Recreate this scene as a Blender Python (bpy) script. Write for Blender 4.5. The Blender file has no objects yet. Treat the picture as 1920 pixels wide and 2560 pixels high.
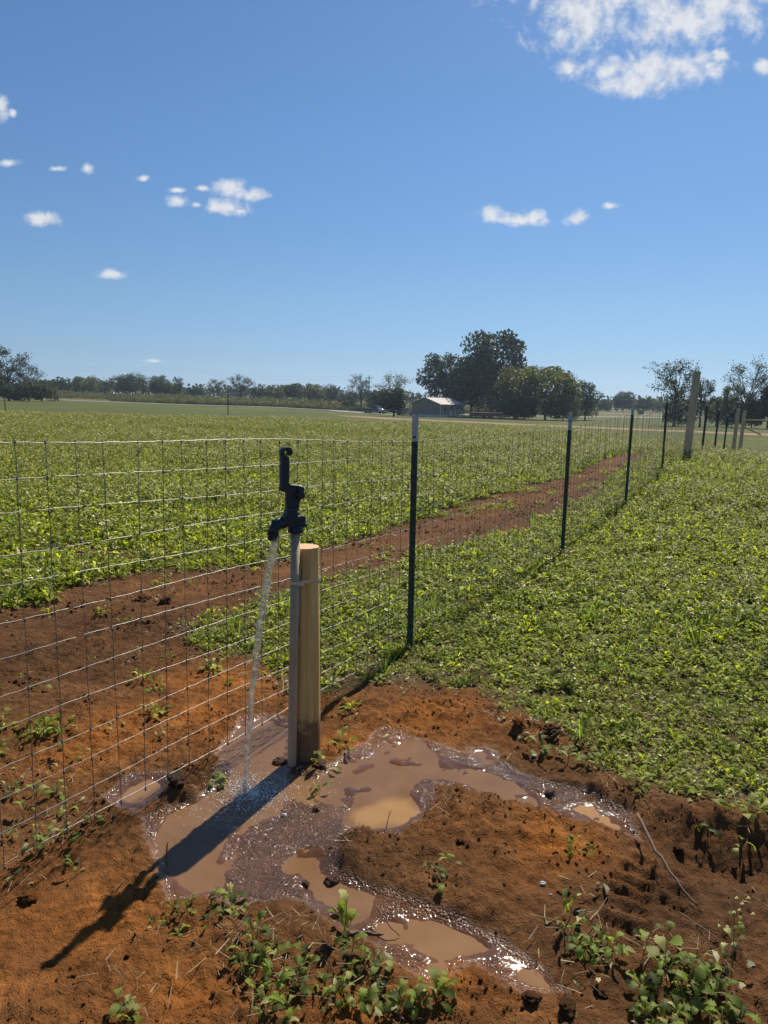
import bpy, bmesh, math, random
import numpy as np
from mathutils import Vector, Matrix, Euler

random.seed(7)
rng = np.random.default_rng(11)
scn = bpy.context.scene
COL = scn.collection
R = math.radians

# ------------------------------------------------------------------ camera
CAM_H, PITCH, ROLL, FPX = 1.42, R(8.84), R(1.2), 1800.0      # lens measured on a 1920 x 2560 picture
cam_d = bpy.data.cameras.new('camera'); cam = bpy.data.objects.new('camera', cam_d); COL.objects.link(cam)
cam_d.sensor_fit = 'VERTICAL'; cam_d.sensor_height = 32.0; cam_d.lens = 32.0 * FPX / 2560.0
cam_d.clip_start = 0.05; cam_d.clip_end = 6000
_f = Vector((0, math.cos(PITCH), -math.sin(PITCH))); _r0 = Vector((1, 0, 0)); _u0 = Vector((0, math.sin(PITCH), math.cos(PITCH)))
_u = _u0 * math.cos(ROLL) - _r0 * math.sin(ROLL); _r = _r0 * math.cos(ROLL) + _u0 * math.sin(ROLL)
cam.matrix_world = Matrix(((_r.x, _u.x, -_f.x, 0), (_r.y, _u.y, -_f.y, 0), (_r.z, _u.z, -_f.z, CAM_H), (0, 0, 0, 1)))
scn.camera = cam
CP = np.array([0, 0, CAM_H]); fN, rN, uN = np.array(_f), np.array(_r), np.array(_u)
def ray(x, y): return fN + rN * ((x - 960) / FPX) - uN * ((y - 1280) / FPX)      # surveying helpers: where a thing seen in the photo stands
def gp(x, y, z=0.0):
    d = ray(x, y); return CP + d * ((z - CAM_H) / d[2])
def at_y(x, y, Y):
    d = ray(x, y); return CP + d * (Y / d[1])

# ------------------------------------------------------------------ sky, sun, exposure
SUN_EL, SUN_AZ = R(48.5), R(24.9)            # azimuth from +Y towards +X
w = bpy.data.worlds.new('World'); scn.world = w; w.use_nodes = True
nt = w.node_tree; nt.nodes.clear()
def N(tree, t, **kw):
    n = tree.nodes.new(t)
    for k, v in kw.items():
        if k == 'inp':
            for a, b in v.items(): n.inputs[a].default_value = b
        else: setattr(n, k, v)
    return n
sky = N(nt, 'ShaderNodeTexSky'); sky.sky_type = 'NISHITA'; sky.sun_disc = False
sky.sun_elevation = SUN_EL; sky.sun_rotation = SUN_AZ; sky.altitude = 100; sky.air_density = 1.0; sky.dust_density = 0.3; sky.ozone_density = 2.0
bg = N(nt, 'ShaderNodeBackground'); bg.inputs['Strength'].default_value = 0.050
wo = N(nt, 'ShaderNodeOutputWorld')
L = nt.links.new
w.cycles.sampling_method = 'MANUAL'; w.cycles.sample_map_resolution = 256
tc = N(nt, 'ShaderNodeTexCoord'); sep = N(nt, 'ShaderNodeSeparateXYZ'); L(tc.outputs['Generated'], sep.inputs[0])
def M(tree, op, a, b=None, c=None, clamp=False):
    n = tree.nodes.new('ShaderNodeMath'); n.operation = op; n.use_clamp = clamp
    for i, v in enumerate((a, b, c)):
        if v is None: continue
        if isinstance(v, (int, float)): n.inputs[i].default_value = v
        else: tree.links.new(v, n.inputs[i])
    return n.outputs[0]
ysafe = M(nt, 'MAXIMUM', sep.outputs[1], 0.05)
uvn = N(nt, 'ShaderNodeCombineXYZ'); L(M(nt, 'DIVIDE', sep.outputs[0], ysafe), uvn.inputs[0]); L(M(nt, 'DIVIDE', sep.outputs[2], ysafe), uvn.inputs[1])
# cumulus cloudlets of the northern sky, each an ellipse (centre and half axes as seen from the field)
CLOUDS = [(1560, -60, 250, 120), (1455, 40, 105, 80), (1690, 45, 130, 60), (1800, 5, 110, 70), (1620, 85, 60, 30),
          (1630, 168, 150, 42), (1590, 205, 85, 30), (1715, 165, 95, 32), (1520, 178, 45, 24), (1425, 172, 42, 26), (1908, 168, 22, 18), (1800, 140, 26, 20),
          (575, 468, 38, 20), (622, 488, 44, 17), (570, 518, 58, 20), (600, 528, 28, 12), (446, 503, 30, 16), (440, 476, 22, 7), (505, 470, 16, 8), (490, 512, 18, 8),
          (105, 547, 48, 17), (80, 540, 20, 10), (270, 687, 44, 12), (218, 420, 15, 13), (142, 422, 20, 8), (360, 446, 16, 9), (4, 268, 16, 30), (32, 280, 10, 10), (15, 408, 30, 10),
          (1228, 540, 30, 24), (1290, 548, 70, 15), (1335, 540, 30, 19), (1447, 545, 30, 19), (385, 902, 24, 5), (1520, 516, 22, 9)]
nz = N(nt, 'ShaderNodeTexNoise', inp={'Scale': 24.0, 'Detail': 9.0, 'Roughness': 0.62, 'Distortion': 0.5}); L(uvn.outputs[0], nz.inputs['Vector'])
nz2 = N(nt, 'ShaderNodeTexNoise', inp={'Scale': 70.0, 'Detail': 6.0, 'Roughness': 0.6}); L(uvn.outputs[0], nz2.inputs['Vector'])
best = None
for (cx, cy, rx, ry) in CLOUDS:
    d = ray(cx, cy); u0, v0 = d[0] / d[1], d[2] / d[1]
    du = ray(cx + rx, cy); dv = ray(cx, cy - ry)
    kf = 1.0 if rx > 80 else 0.86; ru = abs(du[0] / du[1] - u0) * 1.12 * kf; rv = abs(dv[2] / dv[1] - v0) * 1.12 * kf
    s = N(nt, 'ShaderNodeVectorMath'); s.operation = 'SUBTRACT'; L(uvn.outputs[0], s.inputs[0]); s.inputs[1].default_value = (u0, v0, 0)
    m = N(nt, 'ShaderNodeVectorMath'); m.operation = 'MULTIPLY'; L(s.outputs[0], m.inputs[0]); m.inputs[1].default_value = (1 / ru, 1 / rv, 0)
    l = N(nt, 'ShaderNodeVectorMath'); l.operation = 'LENGTH'; L(m.outputs[0], l.inputs[0])
    v = M(nt, 'SUBTRACT', 1.0, l.outputs['Value'])
    best = v if best is None else M(nt, 'SMOOTH_MAX', best, v, 0.25)
# the rest of the sky: the same fair-weather cloudlets, scattered
gz_ = N(nt, 'ShaderNodeTexNoise', inp={'Scale': 5.0, 'Detail': 8.0, 'Roughness': 0.6}); L(tc.outputs['Generated'], gz_.inputs['Vector'])
gen = M(nt, 'MULTIPLY', M(nt, 'SUBTRACT', gz_.outputs['Fac'], 0.62), 4.0)
front = N(nt, 'ShaderNodeMapRange', inp={'From Min': 0.05, 'From Max': 0.3}); L(sep.outputs[1], front.inputs['Value'])
cov = M(nt, 'ADD', best, M(nt, 'MULTIPLY', M(nt, 'SUBTRACT', nz.outputs['Fac'], 0.46), 3.0))
cov = M(nt, 'ADD', cov, M(nt, 'MULTIPLY', M(nt, 'SUBTRACT', nz2.outputs['Fac'], 0.5), 1.4))
mixc = N(nt, 'ShaderNodeMix'); mixc.data_type = 'FLOAT'; L(front.outputs[0], mixc.inputs[0]); L(gen, mixc.inputs[2]); L(cov, mixc.inputs[3])
ramp = N(nt, 'ShaderNodeMapRange', inp={'From Min': -0.25, 'From Max': 1.15}); ramp.interpolation_type = 'SMOOTHSTEP'; L(mixc.outputs[0], ramp.inputs['Value'])
up = N(nt, 'ShaderNodeMapRange', inp={'From Min': 0.0, 'From Max': 0.05}); L(sep.outputs[2], up.inputs['Value'])
fac = M(nt, 'MULTIPLY', M(nt, 'MULTIPLY', ramp.outputs[0], up.outputs[0]), 0.93)
tone = N(nt, 'ShaderNodeMapRange', inp={'From Min': 0.35, 'From Max': 0.7, 'To Min': 0.86, 'To Max': 1.0}); L(nz2.outputs['Fac'], tone.inputs['Value'])
ccol = N(nt, 'ShaderNodeMix'); ccol.data_type = 'RGBA'; ccol.blend_type = 'MULTIPLY'; ccol.inputs[0].default_value = 1.0
ccol.inputs[6].default_value = (13.2, 13.5, 14.2, 1); L(tone.outputs[0], ccol.inputs[7])
hsv = N(nt, 'ShaderNodeMix'); hsv.data_type = 'RGBA'; hsv.blend_type = 'MULTIPLY'; hsv.inputs[0].default_value = 1.0; L(sky.outputs[0], hsv.inputs[6]); 
hr = N(nt, 'ShaderNodeValToRGB'); L(sep.outputs[2], hr.inputs[0]); cr = hr.color_ramp     # haze-whitened band all round the horizon
for i_, (p_, c_) in enumerate([(0.0, (0.70, 1.08, 1.95)), (0.055, (0.75, 1.00, 1.47)), (0.13, (0.84, 1.10, 1.38)), (0.32, (0.87, 1.22, 1.52))]):
    e_ = cr.elements[i_] if i_ < 2 else cr.elements.new(p_); e_.position = p_; e_.color = (*[x / 2 for x in c_], 1)
hs2 = N(nt, 'ShaderNodeVectorMath'); hs2.operation = 'SCALE'; L(hr.outputs[0], hs2.inputs[0]); hs2.inputs['Scale'].default_value = 2.0; L(hs2.outputs[0], hsv.inputs[7])
mx = N(nt, 'ShaderNodeMix'); mx.data_type = 'RGBA'; L(fac, mx.inputs[0]); L(hsv.outputs[2], mx.inputs[6]); L(ccol.outputs[2], mx.inputs[7])
L(mx.outputs[2], bg.inputs[0]); L(bg.outputs[0], wo.inputs[0])

sl = bpy.data.lights.new('sun', 'SUN'); sl.energy = 5.0; sl.angle = R(0.53); sl.color = (1.0, 0.93, 0.80)
so = bpy.data.objects.new('sun', sl); COL.objects.link(so)
SUN_DIR = Vector((math.sin(SUN_AZ) * math.cos(SUN_EL), math.cos(SUN_AZ) * math.cos(SUN_EL), math.sin(SUN_EL)))
so.rotation_euler = SUN_DIR.to_track_quat('Z', 'Y').to_euler(); so.location = SUN_DIR * 50
vs = scn.view_settings; vs.view_transform = 'Standard'; vs.look = 'None'; vs.gamma = 1.0; vs.use_curve_mapping = False; vs.exposure = 0.34
scn.render.engine = 'CYCLES'; cy = scn.cycles
cy.use_denoising = True; cy.denoiser = 'OPENIMAGEDENOISE'; cy.max_bounces = 8; cy.transparent_max_bounces = 12; cy.transmission_bounces = 6
cy.volume_bounces = 0; cy.caustics_reflective = False; cy.caustics_refractive = False; cy.sample_clamp_indirect = 4.0
cy.use_adaptive_sampling = True; cy.adaptive_threshold = 0.015

# ------------------------------------------------------------------ helpers
def sstep(a, b, x):
    t = np.clip((x - a) / (b - a), 0, 1); return t * t * (3 - 2 * t)
def _hash(ix, iy, seed):
    n = (ix.astype(np.int64) * 374761393 + iy.astype(np.int64) * 668265263 + seed * 1442695041) & 0x7fffffff
    n = ((n ^ (n >> 13)) * 1274126177) & 0x7fffffff
    return (n ^ (n >> 16)) & 0xffff
_CT, _ST = np.cos(np.arange(1024) * 2 * math.pi / 1024), np.sin(np.arange(1024) * 2 * math.pi / 1024)
def gnoise(x, y, seed=0):
    ix, iy = np.floor(x), np.floor(y); fx, fy = x - ix, y - iy
    ux, uy = fx * fx * fx * (fx * (fx * 6 - 15) + 10), fy * fy * fy * (fy * (fy * 6 - 15) + 10)
    def g(ox, oy):
        a = _hash(ix + ox, iy + oy, seed) & 1023; return _CT[a] * (fx - ox) + _ST[a] * (fy - oy)
    a, b, c, d = g(0, 0), g(1, 0), g(0, 1), g(1, 1)
    return (a + (b - a) * ux) * (1 - uy) + (c + (d - c) * ux) * uy
def fbm(x, y, octv=4, seed=0, gain=0.5):
    s, a, t = 0, 1.0, 0
    for o in range(octv):
        s = s + a * gnoise(x * 2 ** o + 17.3 * o, y * 2 ** o - 9.1 * o, seed + o); t += a; a *= gain
    return s / t * 1.5
def sdf(poly, x, y):                       # signed distance to a polygon, negative inside
    P = np.asarray(poly, float); d2 = np.full(x.shape, 1e18); ins = np.zeros(x.shape, bool)
    for i in range(len(P)):
        a, b = P[i], P[(i + 1) % len(P)]; e = b - a
        px_, py_ = x - a[0], y - a[1]; t = np.clip((px_ * e[0] + py_ * e[1]) / (e @ e), 0, 1)
        d2 = np.minimum(d2, (px_ - e[0] * t) ** 2 + (py_ - e[1] * t) ** 2)
        c = (a[1] > y) != (b[1] > y); xi = a[0] + (y - a[1]) * e[0] / (e[1] if abs(e[1]) > 1e-12 else 1e-12); ins ^= c & (x < xi)
    d = np.sqrt(d2); return np.where(ins, -d, d)
def pline(pts, x, y):                      # distance to a polyline, and the side (positive = right of travel)
    P = np.asarray(pts, float); best = np.full(x.shape, 1e9); side = np.zeros(x.shape)
    for i in range(len(P) - 1):
        a, e = P[i], P[i + 1] - P[i]; px_, py_ = x - a[0], y - a[1]; t = np.clip((px_ * e[0] + py_ * e[1]) / (e @ e), 0, 1)
        d = np.hypot(px_ - e[0] * t, py_ - e[1] * t); s = px_ * e[1] - py_ * e[0]
        m = d < best; best = np.where(m, d, best); side = np.where(m, np.sign(s), side)
    return best, side
def G(pts, z=0.0): return [tuple(gp(a, b, z)[:2]) for a, b in pts]

def tag(o, label=None, cat=None, group=None, kind=None):
    for k, v in (('label', label), ('category', cat), ('group', group), ('kind', kind)):
        if v: o[k] = v
    return o
def empty(name, loc=(0, 0, 0), rz=0.0):
    o = bpy.data.objects.new(name, None); COL.objects.link(o); o.location = loc; o.rotation_euler = (0, 0, rz); o.empty_display_size = 0.1; return o
def link(name, me, mat=None, parent=None, coll=None):
    o = bpy.data.objects.new(name, me); (coll or COL).objects.link(o)
    if mat is not None and not me.materials: me.materials.append(mat)
    if parent is not None: o.parent = parent
    return o
def np_mesh(name, V, Fq, smooth=True):
    me = bpy.data.meshes.new(name); V = np.asarray(V, np.float32); Fq = np.asarray(Fq, np.int32)
    me.vertices.add(len(V)); me.vertices.foreach_set('co', V.ravel()); k = Fq.shape[1]
    me.loops.add(Fq.size); me.loops.foreach_set('vertex_index', Fq.ravel()); me.polygons.add(len(Fq))
    me.polygons.foreach_set('loop_start', np.arange(0, Fq.size, k, dtype=np.int32)); me.polygons.foreach_set('loop_total', np.full(len(Fq), k, np.int32))
    me.polygons.foreach_set('use_smooth', np.full(len(Fq), smooth)); me.update(); return me
class MB:                                   # collects faces, links them as one mesh object
    def __init__(s): s.v = []; s.f = []; s.sm = []
    def add(s, vs, fs, smooth=False):
        b = len(s.v); s.v += [tuple(v) for v in vs]; s.f += [tuple(b + i for i in f) for f in fs]; s.sm += [smooth] * len(fs); return s
    def box(s, x0, x1, y0, y1, z0, z1):
        return s.add([(x0, y0, z0), (x1, y0, z0), (x1, y1, z0), (x0, y1, z0), (x0, y0, z1), (x1, y0, z1), (x1, y1, z1), (x0, y1, z1)],
                     [(0, 3, 2, 1), (4, 5, 6, 7), (0, 1, 5, 4), (1, 2, 6, 5), (2, 3, 7, 6), (3, 0, 4, 7)])
    def tube(s, pts, rad, n=8, cap=True, smooth=True, twist=0.0):
        pts = [Vector(p) for p in pts]; m = len(pts); rad = [rad] * m if isinstance(rad, (int, float)) else list(rad)
        vs, fs = [], []; up = None
        for i, p in enumerate(pts):
            t = (pts[min(i + 1, m - 1)] - pts[max(i - 1, 0)]).normalized()
            if up is None: up = Vector((0, 0, 1)) if abs(t.z) < 0.9 else Vector((0, 1, 0))
            a = t.cross(up).normalized(); b = a.cross(t).normalized(); up = b
            for k in range(n):
                an = 2 * math.pi * k / n + twist; vs.append(p + (a * math.cos(an) + b * math.sin(an)) * rad[i])
        for i in range(m - 1):
            for k in range(n): fs.append((i * n + k, i * n + (k + 1) % n, (i + 1) * n + (k + 1) % n, (i + 1) * n + k))
        b0 = len(s.v); s.add(vs, fs, smooth)
        if cap:
            s.f += [tuple(b0 + k for k in range(n - 1, -1, -1)), tuple(b0 + (m - 1) * n + k for k in range(n))]; s.sm += [False, False]
        return s
    def lathe(s, prof, n=20, axis_pt=(0, 0, 0), mat=None):    # prof: (radius, z)
        vs, fs = [], []
        for (r_, z) in prof:
            for k in range(n): an = 2 * math.pi * k / n; vs.append(Vector((r_ * math.cos(an), r_ * math.sin(an), z)))
        if mat is not None: vs = [mat @ v for v in vs]
        vs = [v + Vector(axis_pt) for v in vs]
        for i in range(len(prof) - 1):
            for k in range(n): fs.append((i * n + k, i * n + (k + 1) % n, (i + 1) * n + (k + 1) % n, (i + 1) * n + k))
        b0 = len(s.v); s.add(vs, fs, True); m = len(prof)
        s.f += [tuple(b0 + k for k in range(n - 1, -1, -1)), tuple(b0 + (m - 1) * n + k for k in range(n))]; s.sm += [False, False]
        return s
    def prism(s, poly, d0, d1, fr=None):       # outline (a, b) extruded along depth; fr maps (a, b, d) to a point
        fr = fr or (lambda a, b, d: (a, d, b)); n = len(poly)
        vs = [fr(a, b, d0) for a, b in poly] + [fr(a, b, d1) for a, b in poly]
        return s.add(vs, [tuple(range(n)), tuple(range(2 * n - 1, n - 1, -1))] + [(i, i + n, (i + 1) % n + n, (i + 1) % n) for i in range(n)])
    def mesh(s, name):
        me = bpy.data.meshes.new(name); me.from_pydata(s.v, [], s.f); me.polygons.foreach_set('use_smooth', s.sm); me.update(); return me
    def build(s, name, mat, parent=None, bevel=0.0, seg=2):
        me = s.mesh(name)
        bm = bmesh.new(); bm.from_mesh(me); bmesh.ops.recalc_face_normals(bm, faces=bm.faces); bm.to_mesh(me); bm.free()
        o = link(name, me, mat, parent)
        if bevel > 0:
            b = o.modifiers.new('bevel', 'BEVEL'); b.width = bevel; b.segments = seg; b.limit_method = 'ANGLE'; b.angle_limit = R(35)
        return o

# ------------------------------------------------------------------ materials
def new_mat(name):
    m = bpy.data.materials.new(name); m.use_nodes = True; t = m.node_tree; t.nodes.clear(); o = t.nodes.new('ShaderNodeOutputMaterial'); return m, t, o
def noise(t, scale, detail=4, rough=0.55, vec=None, **k):
    n = N(t, 'ShaderNodeTexNoise', inp={'Scale': scale, 'Detail': detail, 'Roughness': rough})
    if vec is not None: t.links.new(vec, n.inputs['Vector'])
    return n.outputs['Fac']
def mixc_(t, f, a, b, blend='MIX'):
    n = t.nodes.new('ShaderNodeMix'); n.data_type = 'RGBA'; n.blend_type = blend
    for i, v in ((0, f), (6, a), (7, b)):
        if isinstance(v, (int, float)): n.inputs[i].default_value = v
        elif isinstance(v, tuple): n.inputs[i].default_value = (*v, 1) if len(v) == 3 else v
        else: t.links.new(v, n.inputs[i])
    return n.outputs[2]
def mrange(t, v, a, b, c=0.0, d=1.0):
    n = N(t, 'ShaderNodeMapRange', inp={'From Min': a, 'From Max': b, 'To Min': c, 'To Max': d}); t.links.new(v, n.inputs['Value']); return n.outputs[0]
def bump(t, h, strength, dist):
    b = N(t, 'ShaderNodeBump', inp={'Strength': strength, 'Distance': dist}); t.links.new(h, b.inputs['Height']); return b.outputs[0]
def plain(name, c, rough=0.6, metal=0.0, var=0.25, scale=30.0, bmp=0.0, bscale=80.0, c2=None, spec=0.5, coord='Object'):
    m, t, o = new_mat(name); p = t.nodes.new('ShaderNodeBsdfPrincipled'); t.links.new(p.outputs[0], o.inputs[0])
    tcn = t.nodes.new('ShaderNodeTexCoord'); v = tcn.outputs[coord]
    f = noise(t, scale, 5, 0.6, v); f = mrange(t, f, 0.3, 0.7)
    c2 = c2 or tuple(x * (1 - var) for x in c)
    t.links.new(mixc_(t, f, c, c2), p.inputs['Base Color'])
    p.inputs['Metallic'].default_value = metal; p.inputs['Specular IOR Level'].default_value = spec
    t.links.new(mrange(t, noise(t, scale * 2.3, 3, 0.5, v), 0.3, 0.7, rough * 0.85, min(1, rough * 1.15)), p.inputs['Roughness'])
    if bmp > 0: t.links.new(bump(t, noise(t, bscale, 5, 0.6, v), 0.7, bmp), p.inputs['Normal'])
    return m
def leafy(name, c, tr, mixf=0.45, rough=0.5, var=0.5, yellow=(0.3, 0.3, 0.04), yfrac=0.12, spec=0.4):
    m, t, o = new_mat(name); p = t.nodes.new('ShaderNodeBsdfPrincipled'); q = t.nodes.new('ShaderNodeBsdfTranslucent'); s = t.nodes.new('ShaderNodeMixShader')
    oi = t.nodes.new('ShaderNodeObjectInfo'); geo = t.nodes.new('ShaderNodeNewGeometry')
    rnd = M(t, 'FRACT', M(t, 'ADD', oi.outputs['Random'], geo.outputs['Random Per Island']))
    k = mrange(t, rnd, 0, 1, 1 - var, 1 + var)
    yl = M(t, 'GREATER_THAN', M(t, 'FRACT', M(t, 'MULTIPLY', rnd, 7.31)), 1 - yfrac)
    nzv = mrange(t, noise(t, 40.0, 3, 0.5), 0.3, 0.7, 0.75, 1.2)
    kk = M(t, 'MULTIPLY', k, nzv)
    for node, cc, f in ((p, c, 0.55), (q, tr, 0.7)):
        sc = N(t, 'ShaderNodeVectorMath'); sc.operation = 'SCALE'; t.links.new(mixc_(t, M(t, 'MULTIPLY', yl, f), cc, yellow), sc.inputs[0]); t.links.new(kk, sc.inputs['Scale'])
        t.links.new(sc.outputs[0], node.inputs[0])
    p.inputs['Roughness'].default_value = rough; p.inputs['Specular IOR Level'].default_value = spec
    s.inputs[0].default_value = mixf; t.links.new(p.outputs[0], s.inputs[1]); t.links.new(q.outputs[0], s.inputs[2]); t.links.new(s.outputs[0], o.inputs[0])
    return m
MT = {}
MT['crop'] = leafy('crop_leaf', (0.185, 0.226, 0.024), (0.44, 0.50, 0.020), 0.5, 0.6, 0.65, yellow=(0.42, 0.42, 0.14), yfrac=0.22, spec=0.2)
MT['weed'] = leafy('weed_leaf', (0.135, 0.175, 0.026), (0.33, 0.40, 0.022), 0.45, 0.6, 0.7, yellow=(0.40, 0.37, 0.14), yfrac=0.22, spec=0.25)
MT['grass'] = leafy('grass_blade', (0.13, 0.20, 0.028), (0.30, 0.44, 0.03), 0.5, 0.45, 0.4)
MT['straw'] = leafy('dry_straw', (0.30, 0.22, 0.12), (0.25, 0.17, 0.08), 0.25, 0.7, 0.45, yellow=(0.42, 0.36, 0.24))
MT['wilted'] = leafy('wilted_leaf', (0.26, 0.25, 0.10), (0.24, 0.23, 0.06), 0.3, 0.6, 0.4, yellow=(0.4, 0.37, 0.2))
MT['flower'] = plain('flower_yellow', (0.78, 0.72, 0.26), 0.6, var=0.15)
MT['stemg'] = plain('green_stem', (0.13, 0.17, 0.06), 0.6)
MT['bark'] = plain('bark', (0.075, 0.062, 0.05), 0.9, var=0.4, scale=6.0, bmp=0.02, bscale=10)
MT['tree_dark'] = leafy('dark_leaf', (0.030, 0.048, 0.022), (0.045, 0.075, 0.016), 0.30, 0.55, 0.5, yellow=(0.07, 0.09, 0.03))
MT['tree_mid'] = leafy('mid_leaf', (0.095, 0.108, 0.026), (0.17, 0.19, 0.022), 0.32, 0.55, 0.5, yellow=(0.12, 0.11, 0.03), yfrac=0.2)
MT['tree_pale'] = leafy('pale_leaf', (0.075, 0.085, 0.04), (0.10, 0.12, 0.035), 0.32, 0.55, 0.5, yellow=(0.15, 0.13, 0.05), yfrac=0.2)
MT['brush'] = leafy('brush_leaf', (0.10, 0.115, 0.04), (0.13, 0.15, 0.035), 0.35, 0.6, 0.5, yellow=(0.32, 0.25, 0.05), yfrac=0.25)
MT['galv'] = plain('galvanised_wire', (0.27, 0.27, 0.25), 0.42, 0.8, var=0.45, scale=60)
MT['iron'] = plain('painted_iron', (0.010, 0.023, 0.040), 0.42, 0.0, var=0.4, scale=60, bmp=0.0006, bscale=160, spec=0.45)
MT['brass'] = plain('dull_brass', (0.05, 0.04, 0.025), 0.4, 0.6, scale=60)
MT['tpost'] = plain('green_post_paint', (0.014, 0.050, 0.038), 0.5, var=0.35, scale=25, bmp=0.0005, bscale=120)
MT['tpost_w'] = plain('white_post_paint', (0.50, 0.50, 0.50), 0.55, var=0.3, scale=25, bmp=0.0005, bscale=120)
MT['steel'] = plain('strap_steel', (0.66, 0.62, 0.52), 0.4, 0.7, var=0.25, scale=40)
def mat_pipe():
    m, t, o = new_mat('galvanised_pipe'); p = t.nodes.new('ShaderNodeBsdfPrincipled'); t.links.new(p.outputs[0], o.inputs[0])
    v = t.nodes.new('ShaderNodeTexCoord').outputs['Object']
    wv = N(t, 'ShaderNodeTexWave', inp={'Scale': 38.0, 'Distortion': 1.5, 'Detail': 2.0, 'Detail Scale': 2.0}); wv.bands_direction = 'Z'; t.links.new(v, wv.inputs['Vector'])
    mp = N(t, 'ShaderNodeMapping', inp={'Scale': (60, 60, 5)}); t.links.new(v, mp.inputs[0]); f = mrange(t, noise(t, 1.0, 5, 0.6, mp.outputs[0]), 0.3, 0.7)
    c = mixc_(t, f, (0.56, 0.42, 0.26), (0.34, 0.255, 0.165)); c = mixc_(t, M(t, 'MULTIPLY', wv.outputs['Fac'], 0.35), c, (0.16, 0.145, 0.13))
    t.links.new(c, p.inputs['Base Color']); p.inputs['Metallic'].default_value = 0.15; p.inputs['Roughness'].default_value = 0.55
    t.links.new(bump(t, wv.outputs['Fac'], 0.25, 0.0006), p.inputs['Normal']); return m
MT['pipe'] = mat_pipe()
def mat_wood(name, c1, c2, grain=(35, 35, 2.2), knots=True):
    m, t, o = new_mat(name); p = t.nodes.new('ShaderNodeBsdfPrincipled'); t.links.new(p.outputs[0], o.inputs[0])
    v = t.nodes.new('ShaderNodeTexCoord').outputs['Object']; mp = N(t, 'ShaderNodeMapping', inp={'Scale': grain}); t.links.new(v, mp.inputs[0])
    g = noise(t, 1.0, 7, 0.65, mp.outputs[0]); c = mixc_(t, mrange(t, g, 0.32, 0.68), c1, c2)
    g2 = noise(t, 2.2, 3, 0.5, v); c = mixc_(t, mrange(t, g2, 0.4, 0.75, 0, 0.45), c, tuple(x * 0.55 for x in c2))
    if knots:
        mp2 = N(t, 'ShaderNodeMapping', inp={'Scale': (17, 17, 7)}); t.links.new(v, mp2.inputs[0])
        vo = N(t, 'ShaderNodeTexVoronoi', inp={'Scale': 1.0}); t.links.new(mp2.outputs[0], vo.inputs['Vector'])
        c = mixc_(t, mrange(t, vo.outputs['Distance'], 0.07, 0.14, 0.85, 0.0), c, (0.07, 0.03, 0.015))
    mp3 = N(t, 'ShaderNodeMapping', inp={'Scale': (26, 26, 0.9)}); t.links.new(v, mp3.inputs[0]); ck = mrange(t, M(t, 'ABSOLUTE', M(t, 'SUBTRACT', noise(t, 1.0, 2, 0.5, mp3.outputs[0]), 0.5)), 0.0, 0.02, 0.75, 0.0)
    c = mixc_(t, ck, c, tuple(x * 0.25 for x in c2))
    sz = N(t, 'ShaderNodeSeparateXYZ'); t.links.new(v, sz.inputs[0]); sp_ = M(t, 'SUBTRACT', M(t, 'MULTIPLY', noise(t, 22.0, 5, 0.7, v), 0.34), sz.outputs[2]); c = mixc_(t, mrange(t, sp_, -0.03, 0.05, 0.0, 0.85), c, (0.10, 0.05, 0.025))
    t.links.new(c, p.inputs['Base Color']); p.inputs['Roughness'].default_value = 0.75
    t.links.new(bump(t, g, 0.5, 0.002), p.inputs['Normal']); return m
MT['wood'] = mat_wood('treated_pine', (0.78, 0.53, 0.19), (0.52, 0.32, 0.105))
MT['wood_end'] = plain('sawn_end', (0.72, 0.42, 0.22), 0.8, var=0.25, scale=45, bmp=0.001, bscale=200)
MT['wood_grey'] = mat_wood('weathered_pine', (0.62, 0.48, 0.32), (0.46, 0.35, 0.22), knots=False)
MT['twig'] = plain('twig_bark', (0.16, 0.10, 0.065), 0.85, var=0.4, scale=90, bmp=0.0008, bscale=200)
MT['stone'] = plain('pale_stone', (0.42, 0.39, 0.36), 0.7, var=0.25, scale=60)
MT['siding'] = plain('tan_siding', (0.27, 0.235, 0.20), 0.7, var=0.12, scale=2.0)
MT['white'] = plain('white_paint', (0.62, 0.62, 0.61), 0.55, var=0.1, scale=3.0)
MT['roofm'] = plain('metal_roof', (0.42, 0.36, 0.35), 0.6, 0.0, var=0.12, scale=1.5)
MT['glass'] = plain('window_glass', (0.02, 0.025, 0.03), 0.08, 0.0, var=0.1)
MT['maroon'] = plain('maroon_paint', (0.10, 0.03, 0.028), 0.55, var=0.3, scale=2)
MT['black'] = plain('black_rubber', (0.015, 0.015, 0.016), 0.8)
MT['silver'] = plain('silver_paint', (0.50, 0.51, 0.52), 0.28, 0.4, var=0.08)
MT['charcoal'] = plain('charcoal_paint', (0.05, 0.055, 0.06), 0.3, 0.2, var=0.1)
MT['hay'] = plain('dark_hay', (0.05, 0.045, 0.03), 0.9, scale=5)

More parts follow.
